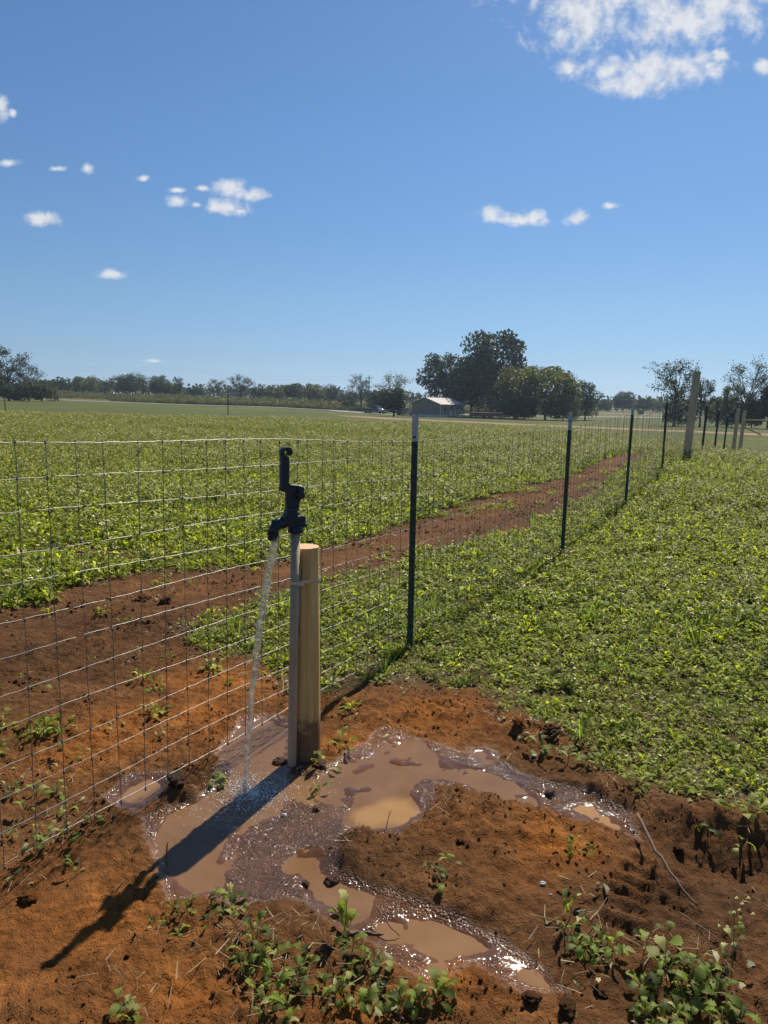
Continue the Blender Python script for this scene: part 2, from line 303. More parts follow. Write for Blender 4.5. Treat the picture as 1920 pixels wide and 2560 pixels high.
def soil_nodes(t, colsock, wetsock, roughamt=1.0, slick=None):
    v = t.nodes.new('ShaderNodeTexCoord').outputs['Object']
    p = t.nodes.new('ShaderNodeBsdfPrincipled')
    n1 = noise(t, 9.0, 8, 0.66, v); n2a = noise(t, 42.0, 6, 0.7, v); n3 = noise(t, 240.0, 3, 0.6, v)
    wv_ = N(t, 'ShaderNodeVectorMath'); wv_.operation = 'MULTIPLY_ADD'; nzc = N(t, 'ShaderNodeTexNoise', inp={'Scale': 30.0, 'Detail': 4.0}); t.links.new(v, nzc.inputs['Vector']); t.links.new(nzc.outputs['Color'], wv_.inputs[0]); wv_.inputs[1].default_value = (0.03, 0.03, 0.03); t.links.new(v, wv_.inputs[2])
    vr1 = N(t, 'ShaderNodeTexVoronoi', inp={'Scale': 38.0}); vr2 = N(t, 'ShaderNodeTexVoronoi', inp={'Scale': 105.0}); t.links.new(wv_.outputs[0], vr1.inputs['Vector']); t.links.new(wv_.outputs[0], vr2.inputs['Vector'])
    n2 = M(t, 'ADD', M(t, 'MULTIPLY', n2a, 0.62), M(t, 'SUBTRACT', 0.42, M(t, 'ADD', M(t, 'MULTIPLY', vr1.outputs['Distance'], 0.34), M(t, 'MULTIPLY', vr2.outputs['Distance'], 0.16))))
    c = mixc_(t, mrange(t, n1, 0.33, 0.68, 0, 0.75), colsock, mixc_(t, 1.0, colsock, (0.52, 0.48, 0.45), 'MULTIPLY'))
    c = mixc_(t, mrange(t, n2, 0.36, 0.66, 0.0, 0.6), c, mixc_(t, 1.0, c, (1.75, 1.6, 1.45), 'MULTIPLY'))
    c = mixc_(t, mrange(t, n3, 0.55, 0.72, 0.0, 0.5), c, mixc_(t, 1.0, c, (0.5, 0.5, 0.5), 'MULTIPLY'))
    if wetsock is not None:
        c = mixc_(t, M(t, 'MULTIPLY', wetsock, 0.85), c, mixc_(t, 1.0, c, (0.66, 0.64, 0.66), 'MULTIPLY'))
        wj = M(t, 'ADD', wetsock, mrange(t, n2, 0.3, 0.7, -0.22, 0.22), clamp=True)
        t.links.new(mrange(t, wj, 0.15, 0.85, 0.95, 0.07), p.inputs['Roughness']); t.links.new(mrange(t, wj, 0.15, 0.85, 0.12, 0.45), p.inputs['Specular IOR Level'])
        n4 = noise(t, 135.0, 1, 0.5, v); hd = M(t, 'ADD', M(t, 'MULTIPLY', n2, 1.0), M(t, 'MULTIPLY', n3, 0.35)); hm_ = t.nodes.new('ShaderNodeMix'); hm_.data_type = 'FLOAT'; wf = mrange(t, wj, 0.35, 0.8)
        t.links.new(wf, hm_.inputs[0]); t.links.new(hd, hm_.inputs[2]); t.links.new(n4, hm_.inputs[3]); h = hm_.outputs[0]
    else:
        p.inputs['Roughness'].default_value = 0.95; p.inputs['Specular IOR Level'].default_value = 0.12
        h = M(t, 'ADD', M(t, 'MULTIPLY', n2, 1.0), M(t, 'MULTIPLY', n3, 0.35))
    t.links.new(c, p.inputs['Base Color']); bn = N(t, 'ShaderNodeBump', inp={'Strength': 1.0, 'Distance': 0.018 * roughamt}); t.links.new(h, bn.inputs['Height']); t.links.new(bn.outputs[0], p.inputs['Normal'])
    if wetsock is not None: 
        dsk = mrange(t, wj, 0.35, 0.8, 0.018 * roughamt, 0.0100); dsk = M(t, 'MULTIPLY', dsk, mrange(t, slick, 0.05, 0.5, 1.0, 0.06)) if slick is not None else dsk; t.links.new(dsk, bn.inputs['Distance'])
    return p
def mat_ground():
    m, t, o = new_mat('ground_soil')
    a = N(t, 'ShaderNodeAttribute'); a.attribute_name = 'zone'; b = N(t, 'ShaderNodeAttribute'); b.attribute_name = 'wet'
    sk = N(t, 'ShaderNodeAttribute'); sk.attribute_name = 'slick'; p = soil_nodes(t, a.outputs['Color'], b.outputs['Fac'], 1.0, sk.outputs['Fac']); t.links.new(p.outputs[0], o.inputs[0]); return m
def mat_clod(name, c, wet=0.0):
    m, t, o = new_mat(name); oi = t.nodes.new('ShaderNodeObjectInfo'); rgb = mixc_(t, oi.outputs['Random'], c, tuple(x * 0.7 for x in c))
    wn = t.nodes.new('ShaderNodeValue'); wn.outputs[0].default_value = wet
    p = soil_nodes(t, rgb, wn.outputs[0] if wet > 0 else None, 0.5); t.links.new(p.outputs[0], o.inputs[0]); return m
MT['ground'] = mat_ground(); MT['clod'] = mat_clod('dry_clod', (0.18, 0.085, 0.035)); MT['clod_wet'] = mat_clod('wet_clod', (0.17, 0.08, 0.042), 0.6)
MT['clod_orange'] = mat_clod('clay_clod', (0.32, 0.125, 0.03))
def mat_puddle():
    m, t, o = new_mat('muddy_water'); p = t.nodes.new('ShaderNodeBsdfPrincipled'); t.links.new(p.outputs[0], o.inputs[0])
    v = t.nodes.new('ShaderNodeTexCoord').outputs['Object']
    a = N(t, 'ShaderNodeAttribute'); a.attribute_name = 'silt'
    f = mrange(t, noise(t, 5.0, 4, 0.55, v), 0.35, 0.68)
    c1 = mixc_(t, f, (0.140, 0.074, 0.037), (0.185, 0.100, 0.052)); c2 = mixc_(t, f, (0.30, 0.165, 0.065), (0.35, 0.20, 0.085))
    t.links.new(mixc_(t, a.outputs['Fac'], c1, c2), p.inputs['Base Color'])
    p.inputs['Roughness'].default_value = 0.045; p.inputs['IOR'].default_value = 1.33; p.inputs['Specular IOR Level'].default_value = 0.38
    b = N(t, 'ShaderNodeAttribute'); b.attribute_name = 'ripple'
    h = M(t, 'MULTIPLY', noise(t, 60.0, 3, 0.6, v), b.outputs['Fac'])
    t.links.new(bump(t, h, 1.0, 0.004), p.inputs['Normal']); return m
MT['puddle'] = mat_puddle()
def mat_water(name, white):
    m, t, o = new_mat(name); g = N(t, 'ShaderNodeBsdfGlass', inp={'IOR': 1.33, 'Roughness': 0.02, 'Color': (0.95, 0.96, 0.95, 1)})
    d = N(t, 'ShaderNodeBsdfTranslucent', inp={'Color': (0.8, 0.78, 0.74, 1)}); d2 = N(t, 'ShaderNodeBsdfDiffuse', inp={'Color': (0.75, 0.74, 0.70, 1)})
    v = t.nodes.new('ShaderNodeTexCoord').outputs['Object']; s = t.nodes.new('ShaderNodeMixShader'); s0 = t.nodes.new('ShaderNodeMixShader'); s0.inputs[0].default_value = 0.5
    t.links.new(d.outputs[0], s0.inputs[1]); t.links.new(d2.outputs[0], s0.inputs[2])
    t.links.new(mrange(t, noise(t, 110.0, 4, 0.6, v), 0.40, 0.66, 0.06, white), s.inputs[0]); t.links.new(g.outputs[0], s.inputs[1]); t.links.new(s0.outputs[0], s.inputs[2])
    t.links.new(bump(t, noise(t, 150.0, 3, 0.6, v), 0.6, 0.003), g.inputs['Normal']); t.links.new(s.outputs[0], o.inputs[0]); return m
MT['water'] = mat_water('running_water', 0.55); MT['foam'] = plain('foam_white', (0.80, 0.79, 0.76), 0.12, var=0.1, spec=0.6)

# ------------------------------------------------------------------ terrain
AZ = np.radians([-60, -28, -12, 2, 12, 22, 30, 60]); RR = np.array([0, 4, 7, 10, 13, 16, 19, 22, 27, 40, 60, 90, 150, 200, 300, 600, 4000.])
TZ = np.array([[0, 0, 0, .02, .04, .06, .08, .1, .12, .15, -.1, -.3, -.3, -.2, 1.0, 1.0, 1.0],
               [0, 0, 0, .02, .04, .06, .08, .1, .12, .15, -.1, -.3, -.35, -.3, 0.9, 1.0, 1.0],
               [0, 0, 0, .02, .04, .06, .08, .1, .12, .13, -.3, -.8, -1.0, -.9, .5, .6, 1.0],
               [0, 0, 0, .02, .05, .07, .08, .08, .07, .04, -.45, -1.0, -1.9, -2.0, -1.2, -.5, 0],
               [0, 0, -.01, .04, .1, .13, .13, .12, .09, -.03, -.65, -1.1, -2., -2.1, -1.5, -.8, 0],
               [0, 0, -.02, .07, .25, .35, .24, .08, -.22, -.5, -.75, -1.15, -2.0, -2., -1.2, -.8, 0],
               [0, 0, 0, .07, .25, .33, .2, 0, -.25, -.55, -.8, -1.15, -1.8, -1.8, -1.2, -.8, 0],
               [0, 0, 0, .07, .2, .3, .2, 0, -.25, -.55, -.8, -1.15, -1.8, -1.8, -1.2, -.8, 0]])
def terrain(x, y):
    x = np.asarray(x, float); y = np.asarray(y, float); r_ = np.hypot(x, y); a = np.clip(np.arctan2(x, np.maximum(y, 1e-6)), AZ[0], AZ[-1] - 1e-6)
    rc = np.clip(r_, 0, 3999); i = np.clip(np.searchsorted(AZ, a, 'right') - 1, 0, len(AZ) - 2); j = np.clip(np.searchsorted(RR, rc, 'right') - 1, 0, len(RR) - 2)
    ta = (a - AZ[i]) / (AZ[i + 1] - AZ[i]); tr = (rc - RR[j]) / (RR[j + 1] - RR[j]); ta = ta * ta * (3 - 2 * ta)
    z = (TZ[i, j] * (1 - tr) + TZ[i, j + 1] * tr) * (1 - ta) + (TZ[i + 1, j] * (1 - tr) + TZ[i + 1, j + 1] * tr) * ta
    return np.where(y > 0, z, 0.0)

# ---- zones measured on the ground plane
PA = G([(560, 1862), (600, 1815), (655, 1788), (722, 1812), (712, 1880), (726, 1918), (800, 1948), (770, 1985), (700, 2010), (630, 2040), (575, 2080), (560, 2150), (570, 2205), (480, 2232), (432, 2195), (405, 2130), (392, 2066), (430, 2028), (500, 1996), (560, 1948), (590, 1900), (552, 1885)])
PB = G([(790, 1950), (850, 1905), (930, 1888), (985, 1838), (1040, 1845), (1070, 1872), (1130, 1900), (1190, 1918), (1250, 1935), (1300, 1962), (1352, 1985), (1352, 2012), (1300, 2012), (1240, 1988), (1180, 1966), (1120, 1940), (1060, 1936), (1022, 1952), (1040, 2000), (1054, 2022), (1030, 2046), (990, 2064), (930, 2062), (872, 2046), (880, 2000), (830, 1992), (785, 1975)])
PC = G([(1425, 2012), (1450, 2003), (1490, 2008), (1500, 2024), (1485, 2042), (1450, 2040)]); PD = G([(1502, 2034), (1530, 2032), (1552, 2052), (1535, 2064), (1505, 2056)])
PE = G([(1190, 1872), (1212, 1870), (1230, 1885), (1222, 1904), (1198, 1904), (1187, 1888)])
PF = G([(742, 2112), (800, 2108), (806, 2170), (870, 2218), (952, 2245), (940, 2295), (880, 2310), (815, 2268), (760, 2212), (735, 2160)])
PG = G([(962, 2290), (1030, 2282), (1090, 2300), (1140, 2318), (1190, 2345), (1240, 2372), (1220, 2382), (1150, 2376), (1110, 2400), (1085, 2432), (1075, 2425), (1085, 2390), (1030, 2372), (968, 2345), (945, 2310)])
PI = G([(1265, 2395), (1310, 2390), (1345, 2420), (1362, 2450), (1320, 2450), (1280, 2432)]); PH = G([(282, 1985), (310, 1956), (370, 1945), (400, 1965), (360, 2000), (320, 2010)])
PUD = [PA, PB, PC, PD, PE, PF, PG, PI, PH]
SILT = G([(885, 2010), (960, 1985), (1030, 1985), (1060, 2020), (1030, 2060), (930, 2070), (865, 2045)])
WETZ = [G([(360, 2040), (520, 1985), (600, 1790), (730, 1790), (735, 1900), (800, 1930), (960, 1815), (1080, 1850), (1240, 1900), (1380, 1960), (1480, 1985), (1560, 2030), (1600, 2095), (1540, 2075), (1420, 2050), (1320, 2020), (1200, 1985), (1080, 1945), (1070, 2020), (1000, 2080), (900, 2080), (850, 2080), (850, 2180), (960, 2230), (1150, 2290), (1280, 2370), (1400, 2470), (1300, 2470), (1180, 2400), (1080, 2450), (940, 2360), (860, 2320), (720, 2230), (640, 2250), (420, 2240)]),
        G([(270, 1990), (330, 1930), (420, 1930), (420, 1990), (340, 2030)])]
SPARK = G([(560, 1960), (760, 1940), (860, 2010), (880, 2080), (800, 2120), (740, 2180), (640, 2230), (560, 2150), (600, 2060), (480, 2040)])
CROP_R = [tuple(p) for p in G([(800, 1740), (850, 1722), (1000, 1712), (1200, 1722), (1270, 1790), (1400, 1842), (1500, 1900), (1560, 1962), (1640, 2008), (1750, 2030), (1925, 2082)])] + [(3.5, 2.2), (12, 3), (40, 8), (32, 22), (15.5, 22.5), (9.0, 21.0), (6.9, 17.2), (5.2, 13.4)] + \
         [tuple(p) for p in G([(1650, 1168), (1560, 1205), (1481, 1252), (1365, 1290), (1330, 1322), (1191, 1350), (1041, 1387), (830, 1445), (720, 1465), (560, 1535), (460, 1600), (480, 1625), (600, 1640), (690, 1700)])]
TOPEDGE = G([(0, 1520), (100, 1512), (170, 1475), (250, 1448), (400, 1430), (520, 1425), (640, 1412), (800, 1372), (920, 1338), (1041, 1303), (1203, 1251), (1307, 1231), (1411, 1208), (1481, 1185), (1539, 1161), (1640, 1125)])
CROP_L = [(-30, 3.0), (-4.0, 4.6)] + TOPEDGE + [(7.4, 19.5), (12, 26), (17, 36), (6, 41), (-8, 42), (-24, 44), (-60, 46)]
BARESPOTS = [(160, 1064, 1.2, .25), (270, 1071, 1.5, .25), (490, 1085, 1.4, .25), (880, 1102, 2.2, .3), (1060, 1106, 1.2, .3), (960, 1130, .8, .2), (1350, 1115, 1.8, .35), (1500, 1122, 1.2, .3), (1250, 1112, 1.0, .2), (140, 1362, .35, .08), (260, 1375, .4, .08), (870, 1186, .3, .1), (1750, 1135, .7, .3), (40, 1420, .3, .05)]
RUT = G([(1330, 1965), (1420, 1992), (1500, 2052), (1600, 2100), (1720, 2130), (1830, 2146), (1960, 2150)])
LUGS = [((1545, 2205), (1625, 2235)), ((1570, 2175), (1640, 2202)), ((1540, 2235), (1620, 2268)), ((1530, 2275), (1600, 2302)), ((1672, 2158), (1752, 2190)), ((1680, 2188), (1748, 2215)), ((1660, 2220), (1720, 2248)), ((1650, 2262), (1720, 2300)), ((1515, 2315), (1580, 2345)), ((1590, 2150), (1640, 2166))]
MOUNDS = [((1230, 2060), .34, .22, .055), ((1050, 1775), .42, .16, .06), ((1150, 2240), .30, .14, .03), ((1700, 2330), .45, .25, .03), ((860, 2130), .16, .10, .045), ((430, 1990), .16, .07, .05), ((700, 2330), .3, .15, .03), ((740, 1940), .05, .04, .04), ((690, 1880), .06, .05, .03), ((1330, 1830), .14, .10, .05), ((1580, 1985), .30, .12, .035), ((1800, 2060), .5, .12, .04), ((960, 2330), .05, .05, 0)]
ORANGE = [((80, 2400), .40, .34), ((150, 2230), .32, .18), ((200, 2540), .35, .22), ((420, 2480), .2, .12), ((1100, 1790), .6, .25), ((1290, 2480), .16, .10), ((1150, 2450), .14, .08), ((860, 2520), .12, .06), ((480, 1790), .4, .3), ((250, 1850), .3, .3), ((600, 1700), .4, .3), ((880, 1850), .3, .15), ((1330, 2120), .3, .2)]
DARK = [((1180, 2150), .35, .2), ((1750, 2250), .6, .3), ((860, 2160), .2, .15), ((650, 2250), .25, .1), ((1400, 1930), .4, .15), ((420, 1930), .2, .15), ((1450, 2450), .3, .15), ((300, 1560), 1.2, .5), ((100, 1640), .7, .4)]
def ell(x, y, c, rx, ry):
    p = gp(*c); return np.exp(-(((x - p[0]) / rx) ** 2 + ((y - p[1]) / ry) ** 2))
def zones(x, y):
    """height and surface attributes for ground points (vectorised)"""
    n = len(x); z = terrain(x, y); near = (np.hypot(x, y) < 50) & (y > -1) & (np.abs(x) < 3 + y * 0.9)
    wet = np.zeros(n); col = np.zeros((n, 3))
    # far colours
    r_ = np.hypot(x, y); g1 = fbm(x * 0.08, y * 0.03, 4, 31); g2 = fbm(x * 0.5, y * 0.2, 3, 37)
    grass = np.stack([0.085 + 0.03 * g1 + 0.02 * g2, 0.100 + 0.03 * g1 + 0.02 * g2, 0.024 + 0.006 * g1], 1)
    hill = np.stack([0.13 + 0.03 * g1, 0.125 + 0.03 * g1, 0.05 + 0 * g1], 1)
    col[:] = grass; hm = sstep(205, 230, r_)[:, None]; col[:] = col * (1 - hm) + hill * hm
    # lane of pale dirt beyond the crop
    ld, _ = pline([(-4, 118), (4, 98), (18, 78), (34, 66), (70, 55)], x, y)
    lm = (sstep(5.5, 3.0, ld + 1.5 * fbm(x * .25, y * .25, 3, 5)))[:, None]; col[:] = col * (1 - lm) + np.stack([0.30 + .05 * g2, 0.205 + .03 * g2, 0.135 + .02 * g2], 1) * lm
    I = np.where(near)[0]; X, Y = x[I], y[I]
    dR = sdf(CROP_R, X, Y); dL = sdf(CROP_L, X, Y); wob = (0.10 + 0.03 * np.clip(Y - 3, 0, 6)) * fbm(X * 2.0, Y * 2.0, 4, 3)
    crop = np.maximum(sstep(.08, -.10, dR + wob), sstep(.12, -.15, dL + wob))
    far = sstep(43, 47, Y)
    soil = (1 - crop) * (1 - far) * (((Y < 30) & (X > -60)) * 1.0) * (1 - sstep(0, 3, np.where(dL > 0, Y - 22, -5)))
    # relief of bare soil
    rough = 0.5 + 0.5 * sstep(-.2, .3, fbm(X * .9, Y * .9, 3, 8)); nearfac = sstep(16, 6, Y)
    bil = np.abs(fbm(X * 9, Y * 9, 4, 12)); bil2 = np.abs(fbm(X * 26, Y * 26, 3, 15)); big = fbm(X * 2.2, Y * 2.2, 3, 19)
    h = 0.012 * big + soil * (rough * (0.040 * bil + 0.030 * bil2 + 0.016 * np.abs(fbm(X * 55, Y * 55, 2, 16))) - 0.016) + 0.012 * fbm(X * 5, Y * 5, 3, 22)
    strip = sstep(.35, .0, np.abs(sdf([tuple(p) for p in TOPEDGE] + G([(1560, 1205), (1200, 1332), (1000, 1402), (830, 1445), (560, 1500), (300, 1580), (0, 1680)]), X, Y))) 
    h += soil * 0.02 * strip * np.abs(fbm(X * 5, Y * 5, 3, 44)) * 2
    for c, rx, ry, a in MOUNDS: h += a * ell(X, Y, c, rx, ry) * (0.8 + 0.6 * bil)
    # rut with its steep far bank
    d, s = pline(RUT, X, Y); d = d + 0.035 * fbm(X * 5, Y * 5, 4, 60)
    inr = sstep(1.05, 1.35, X) * 1.0; inr = sstep(.78, 1.1, X)
    wn = np.where(s < 0, 0.15, 0.13)        # far side of travel = left of it
    h -= 0.072 * inr * np.exp(-(d / wn) ** 2); h += 0.03 * inr * np.where(s < 0, np.exp(-((d - .17) / .09) ** 2), 0)
    # tyre lugs
    for a, b in LUGS:
        A, B = gp(*a)[:2], gp(*b)[:2]; e = B - A; t = np.clip(((X - A[0]) * e[0] + (Y - A[1]) * e[1]) / (e @ e), 0, 1)
        dd = np.hypot(X - A[0] - e[0] * t, Y - A[1] - e[1] * t) + .006 * fbm(X * 30, Y * 30, 2, 41); h -= 0.0165 * sstep(.034, .006, dd); h += 0.006 * np.exp(-((dd - .034) / .012) ** 2)
    # wet ground and puddles
    wj = 0.03 * fbm(X * 7, Y * 7, 4, 70); wz = np.zeros(len(X))
    for P in WETZ: wz = np.maximum(wz, sstep(.035, -.02, sdf(P, X, Y) + wj))
    for P in PUD: wz = np.maximum(wz, sstep(.05, 0.0, sdf(P, X, Y) + wj * 0.7))
    mud = 0.007 * np.abs(fbm(X * 14, Y * 14, 4, 75)) + 0.0016 * fbm(X * 45, Y * 45, 2, 77) - 0.0062
    h = h * (1 - .93 * wz) + wz * mud
    pj = 0.040 * fbm(X * 9, Y * 9, 5, 80)
    pm = np.zeros(len(X)); core = sstep(.04, -.03, sdf(SILT, X, Y)); core = np.maximum(core, sstep(0, -.05, sdf(PA, X, Y)) * .6)
    for P in PUD: pm = np.maximum(pm, sstep(.040, -.040, sdf(P, X, Y) + pj))
    h = h * (1 - pm) + pm * (-0.019 + 0.022 * np.clip(fbm(X * 8, Y * 8, 5, 84) + .10, -.2, 1) * (1 - core))
    sp = sstep(.03, -.02, sdf(SPARK, X, Y) + wj)
    h = np.where(pm < 0.5, h - 0.004 * sp * wz, h)
    z[I] += h
    # surface colours
    orange = np.zeros(len(X))
    for c, rx, ry in ORANGE: orange = np.maximum(orange, ell(X, Y, c, rx, ry))
    orange = np.clip(orange * (0.75 + 0.9 * fbm(X * 3, Y * 3, 4, 90)), 0, 1)
    br = np.array([0.140, 0.066, 0.025]); og = np.array([0.290, 0.108, 0.022]); dk = np.array([0.078, 0.038, 0.017])
    sc = br + (og - br) * orange[:, None]; dd = sstep(.05, .45, fbm(X * 1.7, Y * 1.7, 4, 93))[:, None] * .6; sc = sc * (1 - dd * .5) + dk * dd * .5
    lightv = sstep(.1, .5, fbm(X * 4, Y * 4, 4, 97))[:, None]; sc = sc * (1 + .45 * lightv)
    dark = np.zeros(len(X))
    for c, rx, ry in DARK: dark = np.maximum(dark, ell(X, Y, c, rx, ry))
    dark = np.maximum(dark, .75 * strip * sstep(4.2, 5.5, Y)); sc = sc * (1 - .6 * dark[:, None] * (1 - orange[:, None])) + np.array([0.068, 0.036, 0.017]) * .6 * dark[:, None] * (1 - orange[:, None])
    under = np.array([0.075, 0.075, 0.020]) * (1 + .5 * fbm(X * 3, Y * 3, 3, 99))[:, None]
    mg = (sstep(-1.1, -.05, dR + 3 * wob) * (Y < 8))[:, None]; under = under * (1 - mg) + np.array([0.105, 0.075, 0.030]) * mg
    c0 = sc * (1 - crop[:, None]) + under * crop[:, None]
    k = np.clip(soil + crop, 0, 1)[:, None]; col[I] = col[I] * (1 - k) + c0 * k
    for cx_, cy_, rx, ry in BARESPOTS:
        p = gp(cx_, cy_, .05); b = np.exp(-(((x - p[0]) / rx) ** 2 + ((y - p[1]) / (ry * 3)) ** 2))[:, None]; col[:] = col * (1 - .8 * b) + br * .8 * .8 * b
    wet[I] = np.clip(wz, 0, 1); slick = np.zeros(n); slick[I] = pm
    return z, wet, np.clip(col, 0.004, 1), slick
def graded(a, b, step, growth, lo, hi):
    m = list(np.arange(a, b, step)); x, s = m[-1], step
    while x < hi: s = min(s * growth, 400); x += s; m.append(x)
    l = []; x, s = a, step
    while x > lo: s = min(s * growth, 400); x -= s; l.append(x)
    return np.array(l[::-1] + m)
gx = graded(-1.55, 2.2, 0.0105, 1.05, -3000, 3000); gy = graded(1.2, 4.6, 0.0105, 1.018, -400, 4000)
GXX, GYY = np.meshgrid(gx, gy); fx_, fy_ = GXX.ravel(), GYY.ravel()
gzv, gwet, gcol, gslick = zones(fx_, fy_)
nx, ny = len(gx), len(gy); ids = np.arange(nx * ny).reshape(ny, nx)
gm = np_mesh('ground', np.stack([fx_, fy_, gzv], 1), np.stack([ids[:-1, :-1].ravel(), ids[:-1, 1:].ravel(), ids[1:, 1:].ravel(), ids[1:, :-1].ravel()], 1))
at = gm.attributes.new('zone', 'FLOAT_COLOR', 'POINT'); at.data.foreach_set('color', np.concatenate([gcol, np.ones((len(gcol), 1))], 1).astype(np.float32).ravel())
at = gm.attributes.new('wet', 'FLOAT', 'POINT'); at.data.foreach_set('value', gwet.astype(np.float32))
at = gm.attributes.new('slick', 'FLOAT', 'POINT'); at.data.foreach_set('value', gslick.astype(np.float32))
ground = tag(link('ground', gm, MT['ground']), kind='structure')
def gz(x, y):                                # ground height by bilinear lookup in the sheet
    x = np.atleast_1d(np.asarray(x, float)); y = np.atleast_1d(np.asarray(y, float))
    i = np.clip(np.searchsorted(gx, x) - 1, 0, nx - 2); j = np.clip(np.searchsorted(gy, y) - 1, 0, ny - 2); Z = gzv.reshape(ny, nx)
    tx, ty = (x - gx[i]) / (gx[i + 1] - gx[i]), (y - gy[j]) / (gy[j + 1] - gy[j])
    return (Z[j, i] * (1 - tx) + Z[j, i + 1] * tx) * (1 - ty) + (Z[j + 1, i] * (1 - tx) + Z[j + 1, i + 1] * tx) * ty
def gz1(x, y): return float(gz(x, y)[0])

# ---- puddles: sheets of muddy water lying in the hollows
IMPACT = gp(612, 1978)
for k, P in enumerate(PUD):
    P = np.array(P); a, b = P.min(0) - .05, P.max(0) + .05; st = 0.018
    xs, ys = np.arange(a[0], b[0], st), np.arange(a[1], b[1], st); XX, YY = np.meshgrid(xs, ys); X, Y = XX.ravel(), YY.ravel()
    d = sdf(P, X, Y); keep = (d < .06).reshape(XX.shape); idm = np.arange(X.size).reshape(XX.shape)
    q = keep[:-1, :-1] & keep[:-1, 1:] & keep[1:, 1:] & keep[1:, :-1]
    Fq = np.stack([idm[:-1, :-1][q], idm[:-1, 1:][q], idm[1:, 1:][q], idm[1:, :-1][q]], 1)
    di = np.hypot(X - IMPACT[0], Y - IMPACT[1]); rip = 0.10 + 1.6 * np.exp(-(di / .16) ** 2) + (0.5 * np.clip(fbm(X * 3, Y * 3, 2, 101) + .1, 0, 1))
    Z = np.full(X.size, -0.0105 - 0.0006 * (k % 3)) + np.exp(-(di / .17) ** 2) * (0.0022 * np.sin(di * 230) + 0.003 * fbm(X * 40, Y * 40, 2, 5))
    us = np.unique(Fq); remap = -np.ones(X.size, int); remap[us] = np.arange(len(us))
    me = np_mesh('puddle', np.stack([X, Y, Z], 1)[us], remap[Fq])
    s1 = me.attributes.new('silt', 'FLOAT', 'POINT'); silt = np.maximum(.10 + .10 * fbm(X * 3, Y * 3, 2, 9), sstep(.015, -.045, sdf(SILT, X, Y) + .05 * fbm(X * 7, Y * 7, 4, 6)))
    for q_, v_ in ((PC, 1.0), (PD, 1.0), (PG, .32), (PI, .35), (PH, .3)): silt = np.maximum(silt, v_ * sstep(.07, -.02, sdf(q_, X, Y) + .04 * fbm(X * 8, Y * 8, 3, 8)))
    s1.data.foreach_set('value', silt[us].astype(np.float32)); s2 = me.attributes.new('ripple', 'FLOAT', 'POINT'); s2.data.foreach_set('value', rip[us].astype(np.float32))
    tag(link('puddle', me, MT['puddle']), kind='structure')

# ---- paved road far off on the left and the drive turning off it
def strip(name, pts, width, mat, dz=0.03):
    pts = np.array(pts, float); s = np.concatenate([[0], np.cumsum(np.hypot(*np.diff(pts, axis=0).T))]); n = int(s[-1] / 4) + 2; q = np.linspace(0, s[-1], n)
    x, y = np.interp(q, s, pts[:, 0]), np.interp(q, s, pts[:, 1]); tx, ty = np.gradient(x), np.gradient(y); l = np.hypot(tx, ty); nx_, ny_ = -ty / l, tx / l
    V = []
    for k in (-1, -.5, 0, .5, 1):
        X, Y = x + nx_ * width / 2 * k, y + ny_ * width / 2 * k; V.append(np.stack([X, Y, np.maximum(gz(X, Y), gz(x, y)) + dz], 1))
    V = np.concatenate(V); F = [(a * n + i, a * n + i + 1, (a + 1) * n + i + 1, (a + 1) * n + i) for a in range(4) for i in range(n - 1)]
    return tag(link(name, np_mesh(name, V, F), mat), kind='structure')
MT['asphalt'] = plain('pale_asphalt', (0.30, 0.29, 0.27), 0.85, var=0.2, scale=0.6)
strip('road', [(-260, 196), (-120, 188), (-60, 186), (-20, 188), (30, 196), (120, 210)], 6.0, MT['asphalt'], 0.06)
strip('driveway', [(-14, 187), (-10, 176), (-2, 168), (6, 164)], 4.0, MT['asphalt'], 0.07)
strip('field_track', [(60, 290), (75, 250), (95, 215)], 5.0, MT['asphalt'], 0.1)

# ------------------------------------------------------------------ leaf and plant meshes
def leaf_geo(rng_, length, width, rows=4, lobed=0.5, curl=0.6, fold=0.25, wav=0.15, pin=0.0):
    """a broad leaf: base at the origin, running along +Y, upper side +Z; rows of left rim, rib, right rim"""
    V, F = [], []
    for i in range(rows + 1):
        t = i / rows; prof = (0.16 + 0.34 * t * 1.6) if t < .45 else math.sqrt(max(0, 1 - ((t - .66) / .36) ** 2)) * .62
        prof = max(prof, 0.03) if i < rows else 0.02; 
        if i in (1,) and lobed > .3: prof *= 0.75
        if pin and 0 < i < rows - 1: prof *= 1 + pin * (1 if i % 2 else -1) * (1.1 - .6 * t)
        w_ = width * prof * (1 + wav * rng_.uniform(-1, 1)); a = curl * t * t; y = length * t * (1 - .22 * curl * t * t); z = -length * .36 * a * t + length * .10 * math.sin(t * 3)
        e = fold * w_ + wav * .35 * width * rng_.uniform(-1, 1)
        V += [(-w_, y - .05 * length * lobed * (i % 2), z + e), (0, y, z), (w_, y - .05 * length * lobed * (i % 2), z + e + .15 * wav * width * rng_.uniform(-1, 1))]
    for i in range(rows):
        b = 3 * i; F += [(b, b + 1, b + 4, b + 3), (b + 1, b + 2, b + 5, b + 4)]
    return np.array(V), F
def place(V, az, el, roll, loc):
    m = Matrix.Translation(loc) @ Matrix.Rotation(az, 4, 'Z') @ Matrix.Rotation(el, 4, 'X') @ Matrix.Rotation(roll, 4, 'Y')
    A = np.array(m); return V @ A[:3, :3].T + A[:3, 3]
PROTO = {}
def proto_coll(key): PROTO[key] = bpy.data.collections.new('proto_' + key); return PROTO[key]
def add_proto(key, me, mats):
    o = bpy.data.objects.new(f'{key}_{len(PROTO[key].objects):02d}', me); PROTO[key].objects.link(o)
    for m_ in mats: me.materials.append(m_)
rl = random.Random(3)
